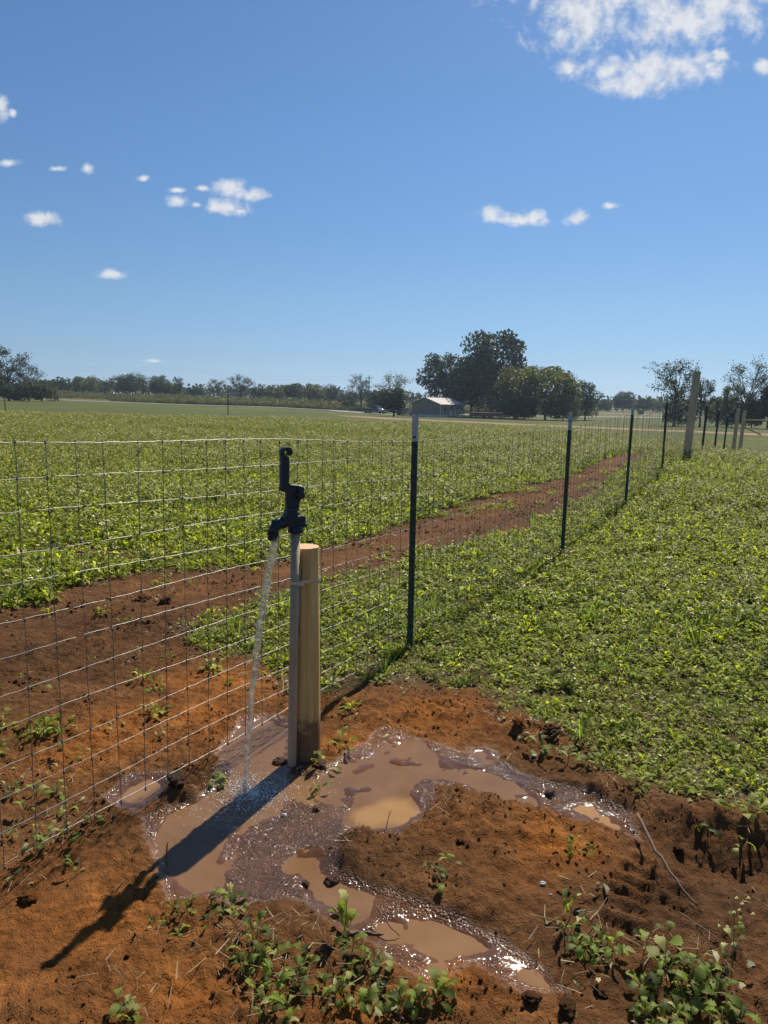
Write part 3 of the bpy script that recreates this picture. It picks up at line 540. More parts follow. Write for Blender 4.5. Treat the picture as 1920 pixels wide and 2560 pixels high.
class PB:                                    # a plant mesh with several materials
    def __init__(s): s.v, s.f, s.m = [], [], []
    def add(s, V, F, mi=0): b = len(s.v); s.v += [tuple(v) for v in V]; s.f += [tuple(b + i for i in f) for f in F]; s.m += [mi] * len(F)
    def stem(s, a, b, r_, mi):
        a, b = Vector(a), Vector(b); t = (b - a).normalized(); p = t.orthogonal().normalized(); q = t.cross(p)
        ring = [p * math.cos(k * 2.094) + q * math.sin(k * 2.094) for k in range(3)]
        s.add([a + x * r_ for x in ring] + [b + x * r_ * .6 for x in ring], [(0, 1, 4, 3), (1, 2, 5, 4), (2, 0, 3, 5)], mi)
    def mesh(s, name):
        me = bpy.data.meshes.new(name); me.from_pydata(s.v, [], s.f); me.polygons.foreach_set('material_index', s.m); me.polygons.foreach_set('use_smooth', [True] * len(s.f)); me.update(); return me
def flower(pb, p, size, mi):
    p = Vector(p)
    for k in range(3):
        a = rl.uniform(0, 6.28); d = Vector((math.cos(a), math.sin(a), rl.uniform(-.3, .5))) * size; e = Vector((-math.sin(a), math.cos(a), rl.uniform(-.3, .6))) * size
        pb.add([p - d, p - e, p + d, p + e], [(0, 1, 2, 3)], mi)
proto_coll('crop')
for k in range(8):                           # leafy rosettes, low
    pb = PB(); n = rl.randint(12, 18)
    for i in range(n):
        V, F = leaf_geo(rl, rl.uniform(.04, .12), rl.uniform(.014, .034), 3 if k % 2 else 4, .5, rl.uniform(.2, 1.1), rl.uniform(0, .4), .3)
        az = i * 2.4 + rl.uniform(-.5, .5); el = R(rl.choice((rl.uniform(0, 35), rl.uniform(0, 70)))); h = rl.uniform(.0, .07); d = rl.uniform(.0, .085)
        pb.add(place(V, az, el, rl.uniform(-.5, .5), (-math.sin(az) * d, math.cos(az) * d, h)), F, 0)
    add_proto('crop', pb.mesh('crop_plant'), [MT['crop'], MT['stemg'], MT['flower']])
for k in range(4):                           # taller plants with flowering stems
    pb = PB()
    for j in range(rl.randint(2, 4)):
        a = rl.uniform(0, 6.28); top = Vector((math.cos(a) * rl.uniform(.02, .09), math.sin(a) * rl.uniform(.02, .09), rl.uniform(.16, .30))); pb.stem((0, 0, 0), top, .003, 1)
        for i in range(4):
            q = top * rl.uniform(.3, .95); V, F = leaf_geo(rl, rl.uniform(.04, .08), rl.uniform(.014, .026), 3, .3, rl.uniform(.2, .9), .2, .2)
            pb.add(place(V, rl.uniform(0, 6.28), R(rl.uniform(0, 55)), 0, q), F, 0)
        for i in range(3): flower(pb, top + Vector((rl.uniform(-.02, .02), rl.uniform(-.02, .02), rl.uniform(-.02, .015))), rl.uniform(.008, .015), 2)
    for i in range(7):
        V, F = leaf_geo(rl, rl.uniform(.07, .14), rl.uniform(.025, .045), 3, .5, rl.uniform(.2, 1), .2, .2); az = rl.uniform(0, 6.28)
        pb.add(place(V, az, R(rl.uniform(5, 60)), 0, (0, 0, .02)), F, 0)
    add_proto('crop', pb.mesh('crop_plant_flowering'), [MT['crop'], MT['stemg'], MT['flower']])
proto_coll('grass')
for k in range(5):
    pb = PB()
    for i in range(rl.randint(10, 18)):
        a = rl.uniform(0, 6.28); l = rl.uniform(.07, .2); w_ = rl.uniform(.0018, .004); le = rl.uniform(.2, .9); d = Vector((math.cos(a), math.sin(a), 0)); s_ = Vector((-d.y, d.x, 0)) * w_; p = d * rl.uniform(0, .03)
        pts = [p, p + d * l * le * .35 + Vector((0, 0, l * .55)), p + d * l * le + Vector((0, 0, l * (1 - le * .6)))]
        pb.add([pts[0] - s_, pts[0] + s_, pts[1] + s_ * .8, pts[1] - s_ * .8, pts[2]], [(0, 1, 2, 3), (3, 2, 4)], 0)
    add_proto('grass', pb.mesh('grass_tuft'), [MT['grass']])
proto_coll('straw')
for k in range(7):
    pb = PB()
    for i in range(rl.randint(5, 9)):
        a = rl.uniform(0, 6.28); l = rl.uniform(.02, .065); d = Vector((math.cos(a), math.sin(a), rl.uniform(-.05, .2))); p = Vector((rl.uniform(-.06, .06), rl.uniform(-.06, .06), rl.uniform(.003, .02))); s_ = Vector((-d.y, d.x, .4)) * rl.uniform(.0006, .0016)
        pb.add([p - s_, p + s_, p + d * l + s_ * .5, p + d * l - s_ * .5], [(0, 1, 2, 3)], 0)
    if k > 2:
        for i in range(3):
            V, F = leaf_geo(rl, rl.uniform(.02, .045), rl.uniform(.008, .016), 3, .3, rl.uniform(.2, 1.3), rl.uniform(0, .6), .5)
            pb.add(place(V, rl.uniform(0, 6.28), R(rl.uniform(-10, 20)), rl.uniform(-.6, .6), (rl.uniform(-.06, .06), rl.uniform(-.06, .06), .012)), F, 1)
    add_proto('straw', pb.mesh('straw_litter'), [MT['straw'], MT['wilted']])
def rock_mesh(name, seed, sub=2, rough=.6, flat=.7):
    from mathutils import noise as mn
    bm = bmesh.new(); bmesh.ops.create_icosphere(bm, subdivisions=sub, radius=1.0); o = Vector((seed * 3.7, seed * 1.3, seed * 9.1))
    for v in bm.verts:
        n = v.co.normalized(); v.co = n * (1 + rough * .8 * mn.noise(n * 1.1 + o) + rough * .55 * mn.noise(n * 2.6 + o) + rough * .4 * abs(mn.noise(n * 5.5 + o)) + rough * .25 * mn.noise(n * 11 + o)); v.co.z *= flat
    for f in bm.faces: f.smooth = sub > 2
    me = bpy.data.meshes.new(name); bm.to_mesh(me); bm.free(); return me
for key, mt in (('clod', 'clod'), ('clodwet', 'clod_wet'), ('clodorange', 'clod_orange')):
    proto_coll(key)
    for k in range(6): add_proto(key, rock_mesh('soil_crumb', 40 + k, 2), [MT[mt]])
proto_coll('brush')
for k in range(5):
    V, F = [], []
    for i in range(60):
        c = np.array([rl.gauss(0, .35), rl.gauss(0, .35), abs(rl.gauss(.45, .3))]); b = len(V)
        d = np.array([rl.uniform(-1, 1), rl.uniform(-1, 1), rl.uniform(-.6, 1)]) * .13; e = np.array([rl.uniform(-1, 1), rl.uniform(-1, 1), rl.uniform(-1, 1)]) * .10
        V += [c - d, c - e, c + d, c + e]; F += [(b, b + 1, b + 2, b + 3)]
    add_proto('brush', np_mesh('brush_clump', V, F, False), [MT['brush']])

def scatter(name, key, P, scale, idx=None, tilt=0.15, kind='stuff', label=None, cat=None):
    n = len(P); me = bpy.data.meshes.new(name); me.vertices.add(n); me.vertices.foreach_set('co', np.asarray(P, np.float32).ravel())
    rot = np.stack([rng.normal(0, tilt, n), rng.normal(0, tilt, n), rng.uniform(0, 6.283, n)], 1).astype(np.float32)
    a = me.attributes.new('rot', 'FLOAT_VECTOR', 'POINT'); a.data.foreach_set('vector', rot.ravel())
    sc = np.broadcast_to(np.asarray(scale, np.float32), (n,)) if np.ndim(scale) <= 1 else None
    sv = (np.repeat(sc[:, None], 3, 1) if sc is not None else np.asarray(scale, np.float32)).astype(np.float32)
    a = me.attributes.new('scl', 'FLOAT_VECTOR', 'POINT'); a.data.foreach_set('vector', np.ascontiguousarray(sv).ravel())
    a = me.attributes.new('idx', 'INT', 'POINT'); a.data.foreach_set('value', (rng.integers(0, len(PROTO[key].objects), n) if idx is None else idx).astype(np.int32))
    o = link(name, me); g = bpy.data.node_groups.new(name + '_nodes', 'GeometryNodeTree')
    g.interface.new_socket('Geometry', in_out='INPUT', socket_type='NodeSocketGeometry'); g.interface.new_socket('Geometry', in_out='OUTPUT', socket_type='NodeSocketGeometry')
    gi, go = g.nodes.new('NodeGroupInput'), g.nodes.new('NodeGroupOutput'); ip = g.nodes.new('GeometryNodeInstanceOnPoints'); ci = g.nodes.new('GeometryNodeCollectionInfo')
    ci.inputs['Collection'].default_value = PROTO[key]; ci.inputs['Separate Children'].default_value = True; ci.inputs['Reset Children'].default_value = True
    def na(t, nm): q = g.nodes.new('GeometryNodeInputNamedAttribute'); q.data_type = t; q.inputs['Name'].default_value = nm; return q.outputs['Attribute']
    e2r = g.nodes.new('FunctionNodeEulerToRotation'); g.links.new(na('FLOAT_VECTOR', 'rot'), e2r.inputs[0])
    g.links.new(gi.outputs[0], ip.inputs['Points']); g.links.new(ci.outputs[0], ip.inputs['Instance']); ip.inputs['Pick Instance'].default_value = True
    g.links.new(na('INT', 'idx'), ip.inputs['Instance Index']); g.links.new(e2r.outputs[0], ip.inputs['Rotation']); g.links.new(na('FLOAT_VECTOR', 'scl'), ip.inputs['Scale'])
    g.links.new(ip.outputs[0], go.inputs[0]); md = o.modifiers.new('scatter', 'NODES'); md.node_group = g
    return tag(o, label, cat, kind=kind)
def ring_points(r0, r1, dens, a0=-37, a1=37):
    a0, a1 = R(a0), R(a1); n = int(dens * .5 * (a1 - a0) * (r1 * r1 - r0 * r0)); r_ = np.sqrt(rng.uniform(r0 * r0, r1 * r1, n)); a = rng.uniform(a0, a1, n); return r_ * np.sin(a), r_ * np.cos(a)

# ------------------------------------------------------------------ cover crop, straw, crumbs
def wetness(X, Y):
    wj = 0.03 * fbm(X * 7, Y * 7, 4, 70); wz_ = np.zeros(len(X))
    for P in WETZ: wz_ = np.maximum(wz_, sstep(.035, -.02, sdf(P, X, Y) + wj))
    return wz_
def crop_mask(X, Y):
    wob = (0.10 + 0.03 * np.clip(Y - 3, 0, 6)) * fbm(X * 2.0, Y * 2.0, 4, 3); dR, dL = sdf(CROP_R, X, Y) + wob, sdf(CROP_L, X, Y) + wob
    m = np.maximum(sstep(.06, -.12, dR), sstep(.10, -.18, dL)); b = np.zeros(len(X))
    for cx_, cy_, rx, ry in BARESPOTS:
        p = gp(cx_, cy_, .05); b = np.maximum(b, np.exp(-(((X - p[0]) / rx) ** 2 + ((Y - p[1]) / (ry * 3)) ** 2)))
    patch = fbm(X * .8, Y * .8, 3, 55); thin = np.where((sdf(CROP_R, X, Y) < .1) & (Y < 6), .92 + .9 * patch - .35 * sstep(-.6, 0, dR), np.clip(1.05 + .7 * patch, .3, 1))
    return m * (1 - b) * np.clip(thin, .12, 1), dR
px_, py_, ps_, pi_ = [], [], [], []
for r0, r1, dens, s0, s1 in ((1.6, 5, 560, .30, .72), (5, 9, 330, .42, .88), (9, 15, 190, .55, .95), (15, 26, 110, .7, 1.05), (26, 52, 60, .85, 1.2)):
    X, Y = ring_points(r0, r1, dens); m, dR = crop_mask(X, Y); k = rng.uniform(0, 1, len(X)) < m; X, Y, dR = X[k], Y[k], dR[k]
    n = len(X); idx = rng.integers(0, 8, n); fl = rng.uniform(0, 1, n) < (0.05 if r0 < 5 else .10 if r0 < 9 else .34 if r0 < 15 else .7); idx = np.where(fl, rng.integers(8, 12, n), idx)
    s_ = rng.uniform(s0, s1, n) * (1 + .45 * fbm(X * .5, Y * .5, 3, 58)) * np.where(dR < 0, .82, 1.0) * np.where(fl, .9, 1.0)
    px_.append(X); py_.append(Y); ps_.append(s_); pi_.append(idx)
X, Y = ring_points(1.9, 16, 110); k = (sdf(CROP_R, X, Y) > 0) & (sdf(CROP_L, X, Y) > 0) & (gz(X, Y) > -.004) & (wetness(X, Y) < .2) & ((Y > 2.25) | (X > .6)) & (rng.uniform(0, 1, len(X)) < .9 * sstep(.05, .5, fbm(X * 1.3, Y * 1.3, 4, 141) + .10 * (X < 0))); X, Y = X[k], Y[k]
px_.append(X); py_.append(Y); ps_.append(rng.uniform(.25, .7, len(X))); pi_.append(rng.integers(0, 8, len(X)))
X, Y, S_, I_ = map(np.concatenate, (px_, py_, ps_, pi_))
scatter('cover_crop', 'crop', np.stack([X, Y, gz(X, Y) - .006], 1), np.stack([S_, S_, S_ * rng.uniform(.7, 1.15, len(S_))], 1), I_, .22)
gxs, gys, gss = [], [], []
for r0, r1, dens in ((1.6, 6, 16), (6, 14, 8), (14, 30, 4)):
    X, Y = ring_points(r0, r1, dens); m, dR = crop_mask(X, Y); k = rng.uniform(0, 1, len(X)) < m * (.25 + .75 * sstep(0, .4, fbm(X, Y, 3, 88))); gxs.append(X[k]); gys.append(Y[k]); gss.append(rng.uniform(.6, 1.3, k.sum()))
X, Y, S_ = map(np.concatenate, (gxs, gys, gss)); scatter('grass_tufts', 'grass', np.stack([X, Y, gz(X, Y) - .004], 1), S_)
# straw and wilted leaves: along the crop margin and among the weeds in front
X, Y = ring_points(1.3, 7.5, 170, -40, 40); dR, dL = sdf(CROP_R, X, Y), sdf(CROP_L, X, Y); wr = fbm(X * 1.6, Y * 1.6, 3, 66)
WEEDZ = [G([(360, 2290), (460, 2240), (640, 2300), (760, 2290), (960, 2400), (1120, 2450), (1160, 2560), (250, 2600), (280, 2400)]), G([(1360, 2330), (1480, 2270), (1560, 2380), (1760, 2390), (1925, 2560), (1700, 2600), (1380, 2560)]), G([(-30, 1930), (230, 1950), (260, 2080), (190, 2230), (40, 2260), (-30, 2200)]), G([(480, 1560), (700, 1480), (720, 1640), (560, 1680)])]
wz = np.max([sstep(.06, -.06, sdf(P, X, Y)) for P in WEEDZ], 0)
pr = np.where(dR < .15, .85 * sstep(-3.0, -.0, dR) * sstep(-.45, .3, wr), np.where(dL < .2, .3, .035)); pr = np.maximum(pr, .6 * wz)
pr = np.where(gz(X, Y) < -.008, 0.01, pr)
k = rng.uniform(0, 1, len(X)) < pr; X, Y = X[k], Y[k]
scatter('straw_litter', 'straw', np.stack([X, Y, gz(X, Y)], 1), rng.uniform(.6, 1.25, len(X)), tilt=.1)
def soil_open(X, Y): return (sdf(CROP_R, X, Y) > 0) & (sdf(CROP_L, X, Y) > 0)
for r0, r1, dens, a_, b_ in ((1.15, 4.5, 3600, .0014, .0046), (4.5, 15, 700, .004, .0105)):
    X, Y = ring_points(r0, r1, dens, -42, 42); cl = sstep(-.25, .35, fbm(X * 2.0, Y * 2.0, 3, 120)) ** 1.5; strip_ = 1.0
    k = soil_open(X, Y) & (rng.uniform(0, 1, len(X)) < np.clip(cl + .08, 0, 1)) & (gz(X, Y) > -.004) & (Y < 20); X, Y = X[k], Y[k]; wv = wetness(X, Y)
    s_ = a_ + (b_ - a_) * rng.power(.33, len(X)) ; s_ = a_ + (b_ - a_) * rng.uniform(0, 1, len(X)) ** 7 * 1.7
    og = np.zeros(len(X))
    for c, rx, ry in ORANGE: og = np.maximum(og, ell(X, Y, c, rx, ry))
    kind = np.where(wv > .5, 1, np.where(rng.uniform(0, 1, len(X)) < og * .9, 2, 0))
    for kk, key in ((0, 'clod'), (1, 'clodwet'), (2, 'clodorange')):
        q = kind == kk
        if kk == 1: q &= rng.uniform(0, 1, len(X)) < .35
        if q.sum() > 3: scatter('soil_crumbs', key, np.stack([X[q], Y[q], gz(X[q], Y[q]) + s_[q] * .25], 1), s_[q], tilt=.6)
# brush of the far field
X = rng.uniform(-190, 60, 5200); Y = rng.uniform(212, 250, 5200); Y = np.where(X > -20, rng.uniform(214, 225, 5200), Y)
scatter('field_brush', 'brush', np.stack([X, Y, gz(X, Y)], 1), rng.uniform(.6, 1.7, len(X)) * (1 + .5 * fbm(X * .05, Y * .2, 2, 7)))
X = np.concatenate([rng.uniform(-75, 10, 1500), rng.uniform(-60, -5, 500)]); Y = np.concatenate([rng.uniform(196, 204, 1500), rng.uniform(196, 200, 500)])
scatter('roadside_brush', 'brush', np.stack([X, Y, gz(X, Y)], 1), rng.uniform(.4, 1.2, len(X)))

# ------------------------------------------------------------------ yard hydrant
HY = 2.648; HB = np.array([gp(730, 1908)[0], HY, 0.0])
def hz(x, y): p = at_y(x, y, HY) - HB; return (p[0], p[2])              # picture -> hydrant's own plane
def hc(x, y): return hz(660 + x / 6.704, 1090 + y / 6.704)             # measured on the enlarged crop
hyd = tag(empty('yard_hydrant', tuple(HB)), 'dark cast-iron frost-free hydrant head with raised lever on galvanised pipe, water running from its spout', 'water hydrant')
pt = hz(739, 1345); MB().tube([(0, 0, -.12), (0, 0, 0), (pt[0] * .5, 0, pt[1] * .5), (pt[0], 0, pt[1] + .02)], .0172, 24).build('riser_pipe', MT['pipe'], hyd)
HPHI = R(35)                                  # the head is turned: its spout points left and towards the viewer
def hfr(a, b, d=0.0): off_ = a - pt[0] * b / pt[1]; d *= .8; return (a - d * math.sin(HPHI), off_ * math.tan(HPHI) + d * math.cos(HPHI), b)
body = MB().prism([hc(*p) for p in [(388, 1180), (372, 1270), (335, 1335), (250, 1380), (205, 1400), (215, 1500), (300, 1525), (420, 1490), (440, 1540), (640, 1540), (662, 1480), (662, 1355), (622, 1325), (545, 1335), (530, 1180)]], -.021, .021, hfr).build('head_casting', MT['iron'], hyd, .007, 3)
c0 = hc(532, 1575); MB().lathe([(.020, -.012), (.0285, -.010), (.030, -.003), (.030, .006), (.026, .011), (.024, .02)], 24, hfr(*c0)).build('collar', MT['iron'], hyd)
s0, s1 = hc(640, 1545), hc(692, 1520); MB().tube([hfr(s0[0], s0[1]), hfr(s1[0] - .004, s1[1]), hfr(s1[0] - .0035, s1[1]), hfr(s1[0] + .001, s1[1])], [.0045, .0045, .008, .008], 6, smooth=False).build('set_screw', MT['iron'], hyd)
sp = [hc(*p) for p in [(330, 1420), (250, 1450), (205, 1520), (180, 1620)]]
spout = MB().tube([hfr(a, b) for a, b in sp], [.024, .0225, .0205, .0195], 20).build('spout', MT['iron'], hyd)
e0, e1 = hc(188, 1585), hc(163, 1712); v = Vector(hfr(*e1)) - Vector(hfr(*e0)); q = v.to_track_quat('Z', 'Y').to_matrix().to_4x4(); Ln = v.length
MB().lathe([(.0215, 0), (.0215, Ln * .3)] + sum([[(.0150, Ln * (.32 + .16 * i)), (.0172, Ln * (.37 + .16 * i)), (.0172, Ln * (.40 + .16 * i)), (.0150, Ln * (.45 + .16 * i))] for i in range(4)], []), 22, hfr(*e0), q).build('hose_thread', MT['brass'], spout)
MB().box(-.004, .004, -.005, .005, -.006, .012).build('spout_lug', MT['iron'], spout).location = hfr(*hc(185, 1415))
up_ = MB().prism([hc(*p) for p in [(382, 915), (385, 1080), (382, 1210), (535, 1210), (530, 1290), (548, 1300), (550, 1150), (600, 1070), (640, 1010), (640, 915), (600, 880), (520, 880)]], -.012, .012, hfr).build('bracket', MT['iron'], hyd, .004, 2)
MB().prism([hc(*p) for p in [(290, 875), (298, 620), (302, 330), (288, 270), (298, 212), (340, 178), (400, 168), (446, 190), (470, 245), (466, 300), (432, 326), (402, 318), (385, 290), (398, 262), (384, 236), (355, 232), (345, 262), (360, 300), (414, 348), (420, 470), (412, 700), (408, 765), (430, 796), (530, 818), (610, 830), (628, 880), (600, 925), (520, 932), (380, 930), (315, 912)]], -.0165, .0085, hfr).build('lever_handle', MT['iron'], hyd, .004, 2)
for (cx_, cy_, rr_, d0, d1) in ((577, 890, .0135, -.024, .020), (580, 985, .0165, -.022, .018)):
    c = hc(cx_, cy_); m_ = Matrix.Rotation(HPHI, 4, 'Z') @ Matrix.Rotation(R(90), 4, 'X'); MB().lathe([(rr_ * .7, -d1), (rr_, -d1 + .003), (rr_, -d0 - .003), (rr_ * .7, -d0)], 18, hfr(*c), m_).build('pivot_boss', MT['iron'], hyd)
a, b = hc(585, 1060), hc(556, 1330); MB().tube([hfr(*a), hfr(*b)], .0042, 10).build('lift_rod', MT['brass'], hyd)
c = hc(556, 1312); MB().lathe([(.0095, -.012), (.0095, .006), (.006, .010)], 6, hfr(*c)).build('packing_nut', MT['iron'], hyd)

# ------------------------------------------------------------------ wooden support post and strap
WB = np.array([gp(768, 1896)[0] - .004, HY + .0172 + .052, 0]); WT = at_y(763, 1366, WB[1]); WR = .0535
wood = tag(empty('wooden_post', (WB[0], WB[1], 0)), 'short round treated pine post strapped behind the hydrant pipe', 'post')
rp = random.Random(5); prof = []
pb_ = MB(); Hh = WT[2]; lean = WT[0] - WB[0]; nseg, nring = 40, 26; vs_, fs_ = [], []
for i in range(nring + 1):
    z = -.15 + (Hh + .15) * i / nring
    for k in range(nseg):
        an = 2 * math.pi * k / nseg; rr_ = WR * (1 + .012 * math.sin(3 * an + z * 2) + .008 * math.sin(7 * an + z * 5) - (.05 if k == 35 else .02 if k in (34, 36) else 0)) * (1.02 - .03 * z / Hh)
        vs_.append((lean * max(z, 0) / Hh + rr_ * math.cos(an), rr_ * math.sin(an), z))
for i in range(nring):
    for k in range(nseg): fs_.append((i * nseg + k, i * nseg + (k + 1) % nseg, (i + 1) * nseg + (k + 1) % nseg, (i + 1) * nseg + k))
pb_.add(vs_, fs_, True).build('shaft', MT['wood'], wood)
top = [vs_[nring * nseg + k] for k in range(nseg)]; MB().add([(x_, y_, z_ + .0005) for x_, y_, z_ in top] + [(lean, 0, Hh + .002)], [(k, (k + 1) % nseg, nseg) for k in range(nseg)]).build('sawn_top', MT['wood_end'], wood)
zs = at_y(760, 1456, HY)[2]; pipex = HB[0] + hz(739, 1345)[0] * zs / hz(739, 1345)[1] - WB[0]; cy1 = HY - WB[1]; band = []
for k in range(25):                          # round the back of the post
    an = R(-28) + R(236) * k / 24; band.append((lean * zs / Hh + (WR + .0042) * math.cos(an), (WR + .0042) * math.sin(an)))
for k in range(13):                          # then round the front of the pipe
    an = R(180 + 10) + R(150) * k / 12; band.append((pipex + .0188 * math.cos(an), cy1 + .0188 * math.sin(an)))
nb = len(band); vb = [(x_, y_, zs + dz_) for dz_ in (-.0065, .0065) for x_, y_ in band]; st = MB().add(vb, [(k, (k + 1) % nb, nb + (k + 1) % nb, nb + k) for k in range(nb)]).build('strap', MT['steel'], wood)
so_ = st.modifiers.new('s', 'SOLIDIFY'); so_.thickness = .0012
MB().box(-.014, .014, -.004, .004, -.0085, .0085).build('strap_clamp', MT['steel'], st, .0015).location = (pipex + .024, cy1 - .019, zs)

# ------------------------------------------------------------------ running water
def catmull(P, n):
    P = [Vector(p) for p in P]; P = [P[0] * 2 - P[1]] + P + [P[-1] * 2 - P[-2]]; out = []
    for i in range(1, len(P) - 2):
        for k in range(n):
            t = k / n; a, b, c, d = P[i - 1:i + 3]; out.append(.5 * ((2 * b) + (c - a) * t + (2 * a - 5 * b + 4 * c - d) * t * t + (3 * b - a - 3 * c + d) * t ** 3))
    return out + [P[-2]]
sx = [(687, 1340), (683, 1380), (672, 1430), (660, 1500), (650, 1560), (640, 1650), (632, 1720), (625, 1800), (619, 1870), (615, 1930), (612, 1980)]
sy = np.interp(range(len(sx)), [0, len(sx) - 1], [HY + hfr(*hc(163, 1712))[1], IMPACT[1]]); spts = catmull([tuple(at_y(x_, y_, Y_)) for (x_, y_), Y_ in zip(sx, sy)], 22)
ns, nr = len(spts), 14; vs_, fs_ = [], []; rw = random.Random(2)
ph = [rw.uniform(0, 6.28) for _ in range(8)]
for i, p in enumerate(spts):
    t = i / (ns - 1); r0 = float(np.interp(t, [0, .25, .5, .75, 1], [.0128, .0130, .0115, .0088, .0066])); wob = .0035 * t
    cx_ = p.x + wob * math.sin(t * 38 + ph[0]) + .5 * wob * math.sin(t * 91 + ph[1])
    for k in range(nr):
        an = 2 * math.pi * k / nr; q_ = r0 * (1 + (.10 + .22 * t) * (math.sin(2 * an + t * 55 + ph[2]) * .5 + math.sin(3 * an - t * 83 + ph[3]) * .4 + math.sin(t * 140 + an + ph[4]) * .5) + rw.uniform(-.09, .09))
        vs_.append((cx_ + q_ * math.cos(an), p.y + q_ * math.sin(an), p.z))
for i in range(ns - 1):
    for k in range(nr): fs_.append((i * nr + k, i * nr + (k + 1) % nr, (i + 1) * nr + (k + 1) % nr, (i + 1) * nr + k))
fs_ += [tuple(range(nr - 1, -1, -1)), tuple((ns - 1) * nr + k for k in range(nr))]
wsr = empty('water_stream', (IMPACT[0], IMPACT[1], 0)); tag(wsr, 'clear sparkling stream of water falling from the spout into the puddle', 'water stream')
m_ = MB().add([(a - IMPACT[0], b - IMPACT[1], c) for a, b, c in vs_], fs_, True).build('jet', MT['water'], wsr)
def drops(n, gen, name, mat, parent=None, sub=1):
    bm = bmesh.new(); bmesh.ops.create_icosphere(bm, subdivisions=sub, radius=1.0); bm.verts.index_update(); T = np.array([v.co for v in bm.verts]); TF = np.array([[v.index for v in f.verts] for f in bm.faces]); bm.free()
    V, F = [], []
    for i in range(n): p, r_ = gen(); V.append(T * r_ + np.array(p)); F.append(TF + len(T) * i)
    return link(name, np_mesh(name, np.concatenate(V), np.concatenate(F)), mat, parent)
def jetdrop():
    i = int(ns * rw.uniform(.25, 1)) - 1; p = spts[i]; t = i / ns; a = rw.uniform(0, 6.28); d = (.014 * (1 - t) + .012) * rw.uniform(.8, 1.9)
    return Vector((p.x - IMPACT[0] + d * math.cos(a), p.y - IMPACT[1] + d * math.sin(a), p.z + rw.uniform(-.01, .01))), rw.uniform(.0008, .0024)
dj = drops(90, jetdrop, 'stray_drops', MT['water'], wsr); dj['kind'] = 'stuff'
def spl():
    a = rw.uniform(0, 6.28); d = abs(rw.gauss(0, .055)); return Vector((IMPACT[0] + d * math.cos(a), IMPACT[1] + d * math.sin(a) * .9, max(-.006, abs(rw.gauss(0, .03)) * math.exp(-d / .08))) ), rw.uniform(.0008, .0026)
tag(drops(420, spl, 'splash_drops', MT['foam']), kind='stuff')
def bub():
    a = rw.uniform(0, 6.28); d = abs(rw.gauss(0, .11)); x_, y_ = IMPACT[0] + d * math.cos(a) * 1.2 + .03, IMPACT[1] + d * math.sin(a); return Vector((x_, y_, max(-.0105, gz1(x_, y_)))), rw.uniform(.0008, .0028)
tag(drops(1500, bub, 'foam_and_sparkle', MT['foam']), kind='stuff')  # foam bubbles; the white beads also stand in for sun sparkle round the splash

# ------------------------------------------------------------------ steel T-posts
def t_post(loc, h, hw, label, lean=(0, 0), scale=1.0, ties=(.25, .5, .75, .97), white=True, rz=R(-31)):
    root = tag(empty('steel_post', loc, rz), label, 'fence post'); root.rotation_euler = (lean[1], lean[0], rz)
    def tee(z0, z1): return [(-.018, -.002, 0), (.018, -.002, 0), (.018, .002, 0), (.003, .004, 0), (.003, .034, 0), (-.003, .034, 0), (-.003, .004, 0), (-.018, .002, 0)], z0, z1
    def seg(name, z0, z1, mat):
        P, a, b = tee(z0, z1); MB().prism([(p[0], p[1]) for p in P], a, b, lambda u_, v_, d: (u_ * scale, v_ * scale, d)).build(name, mat, root)
    seg('painted_shaft', -.2, hw if white else h, MT['tpost'])
    if white: seg('white_tip', hw + .0005, h, MT['tpost_w'])
    st_ = MB()
    for k in range(int((h - .1) / .054)): z = .08 + k * .054; st_.box(-.006 * scale, .006 * scale, -.008 * scale, -.002 * scale, z, z + .012)
    st_.build('stud_row', MT['tpost'], root)['kind'] = 'stuff'
    for f in ties:
        z = hw * f; MB().tube([(-.03, .006, z + .006), (-.021, -.005, z), (0, -.009, z - .002), (.021, -.005, z - .004), (.034, .008, z - .008)], .0016, 5).build('wire_tie', MT['galv'], root)
    return root
FP = [(-2.60, -.52, .02, 1.33), (-1.103, 1.916, .012, 1.285), (.164, 3.978, .02, 1.198), (1.706, 6.73, .0, 1.18), (3.28, 9.70, .09, 1.29), (4.85, 12.58, .26, 1.47), (6.47, 15.46, .40, 1.66)]
tl = [('nearest steel post with white tip, right of the hydrant', 3.978, (1038, 1039), (1024, 1625), 1.198), ('second steel fence post counted from the hydrant, white tip', 6.73, (1427, 1030), (1405, 1386), 1.18),
      ('third steel fence post from the hydrant, at the edge of the dirt strip', 9.70, (1583, 1011), (1562, 1270), 1.29), ('fourth steel fence post, the last before the tall wooden post', 12.58, (1669, 987), (1656, 1183), 1.47)]
for (lab, Y, tp, bp, hw), f in zip(tl, FP[2:6]):
    g0 = gz1(f[0], f[1]); tw = at_y(*tp, Y); t_post((f[0], f[1], g0), tw[2] - g0, hw - g0, lab, (math.atan2(tw[0] - f[0], tw[2] - g0), 0))
for lab, p, Y in (('first thin steel post beyond the tall wooden post', (1765, 1008), 18.5), ('middle one of three thin steel posts beyond the tall wooden post', (1795, 1021), 21.5), ('thin steel post closest to the pair of wooden posts', (1817, 1036), 24.5)):
    q_ = at_y(*p, Y); g0 = gz1(q_[0], Y); t_post((q_[0], Y, g0), q_[2] - g0, q_[2] - g0 - .06, lab, (R(1.5), 0), 1.5, ())
for lab, p, Y in (('lone thin post standing far out left of the hydrant against the road', (569, 982), 52), ('thin far post at the left picture edge below the tall trees', (11, 998), 58)):
    q_ = at_y(*p, Y); g0 = gz1(q_[0], Y); t_post((q_[0], Y, g0), q_[2] - g0, q_[2] - g0 - .1, lab, (0, 0), 1.6, (), False)

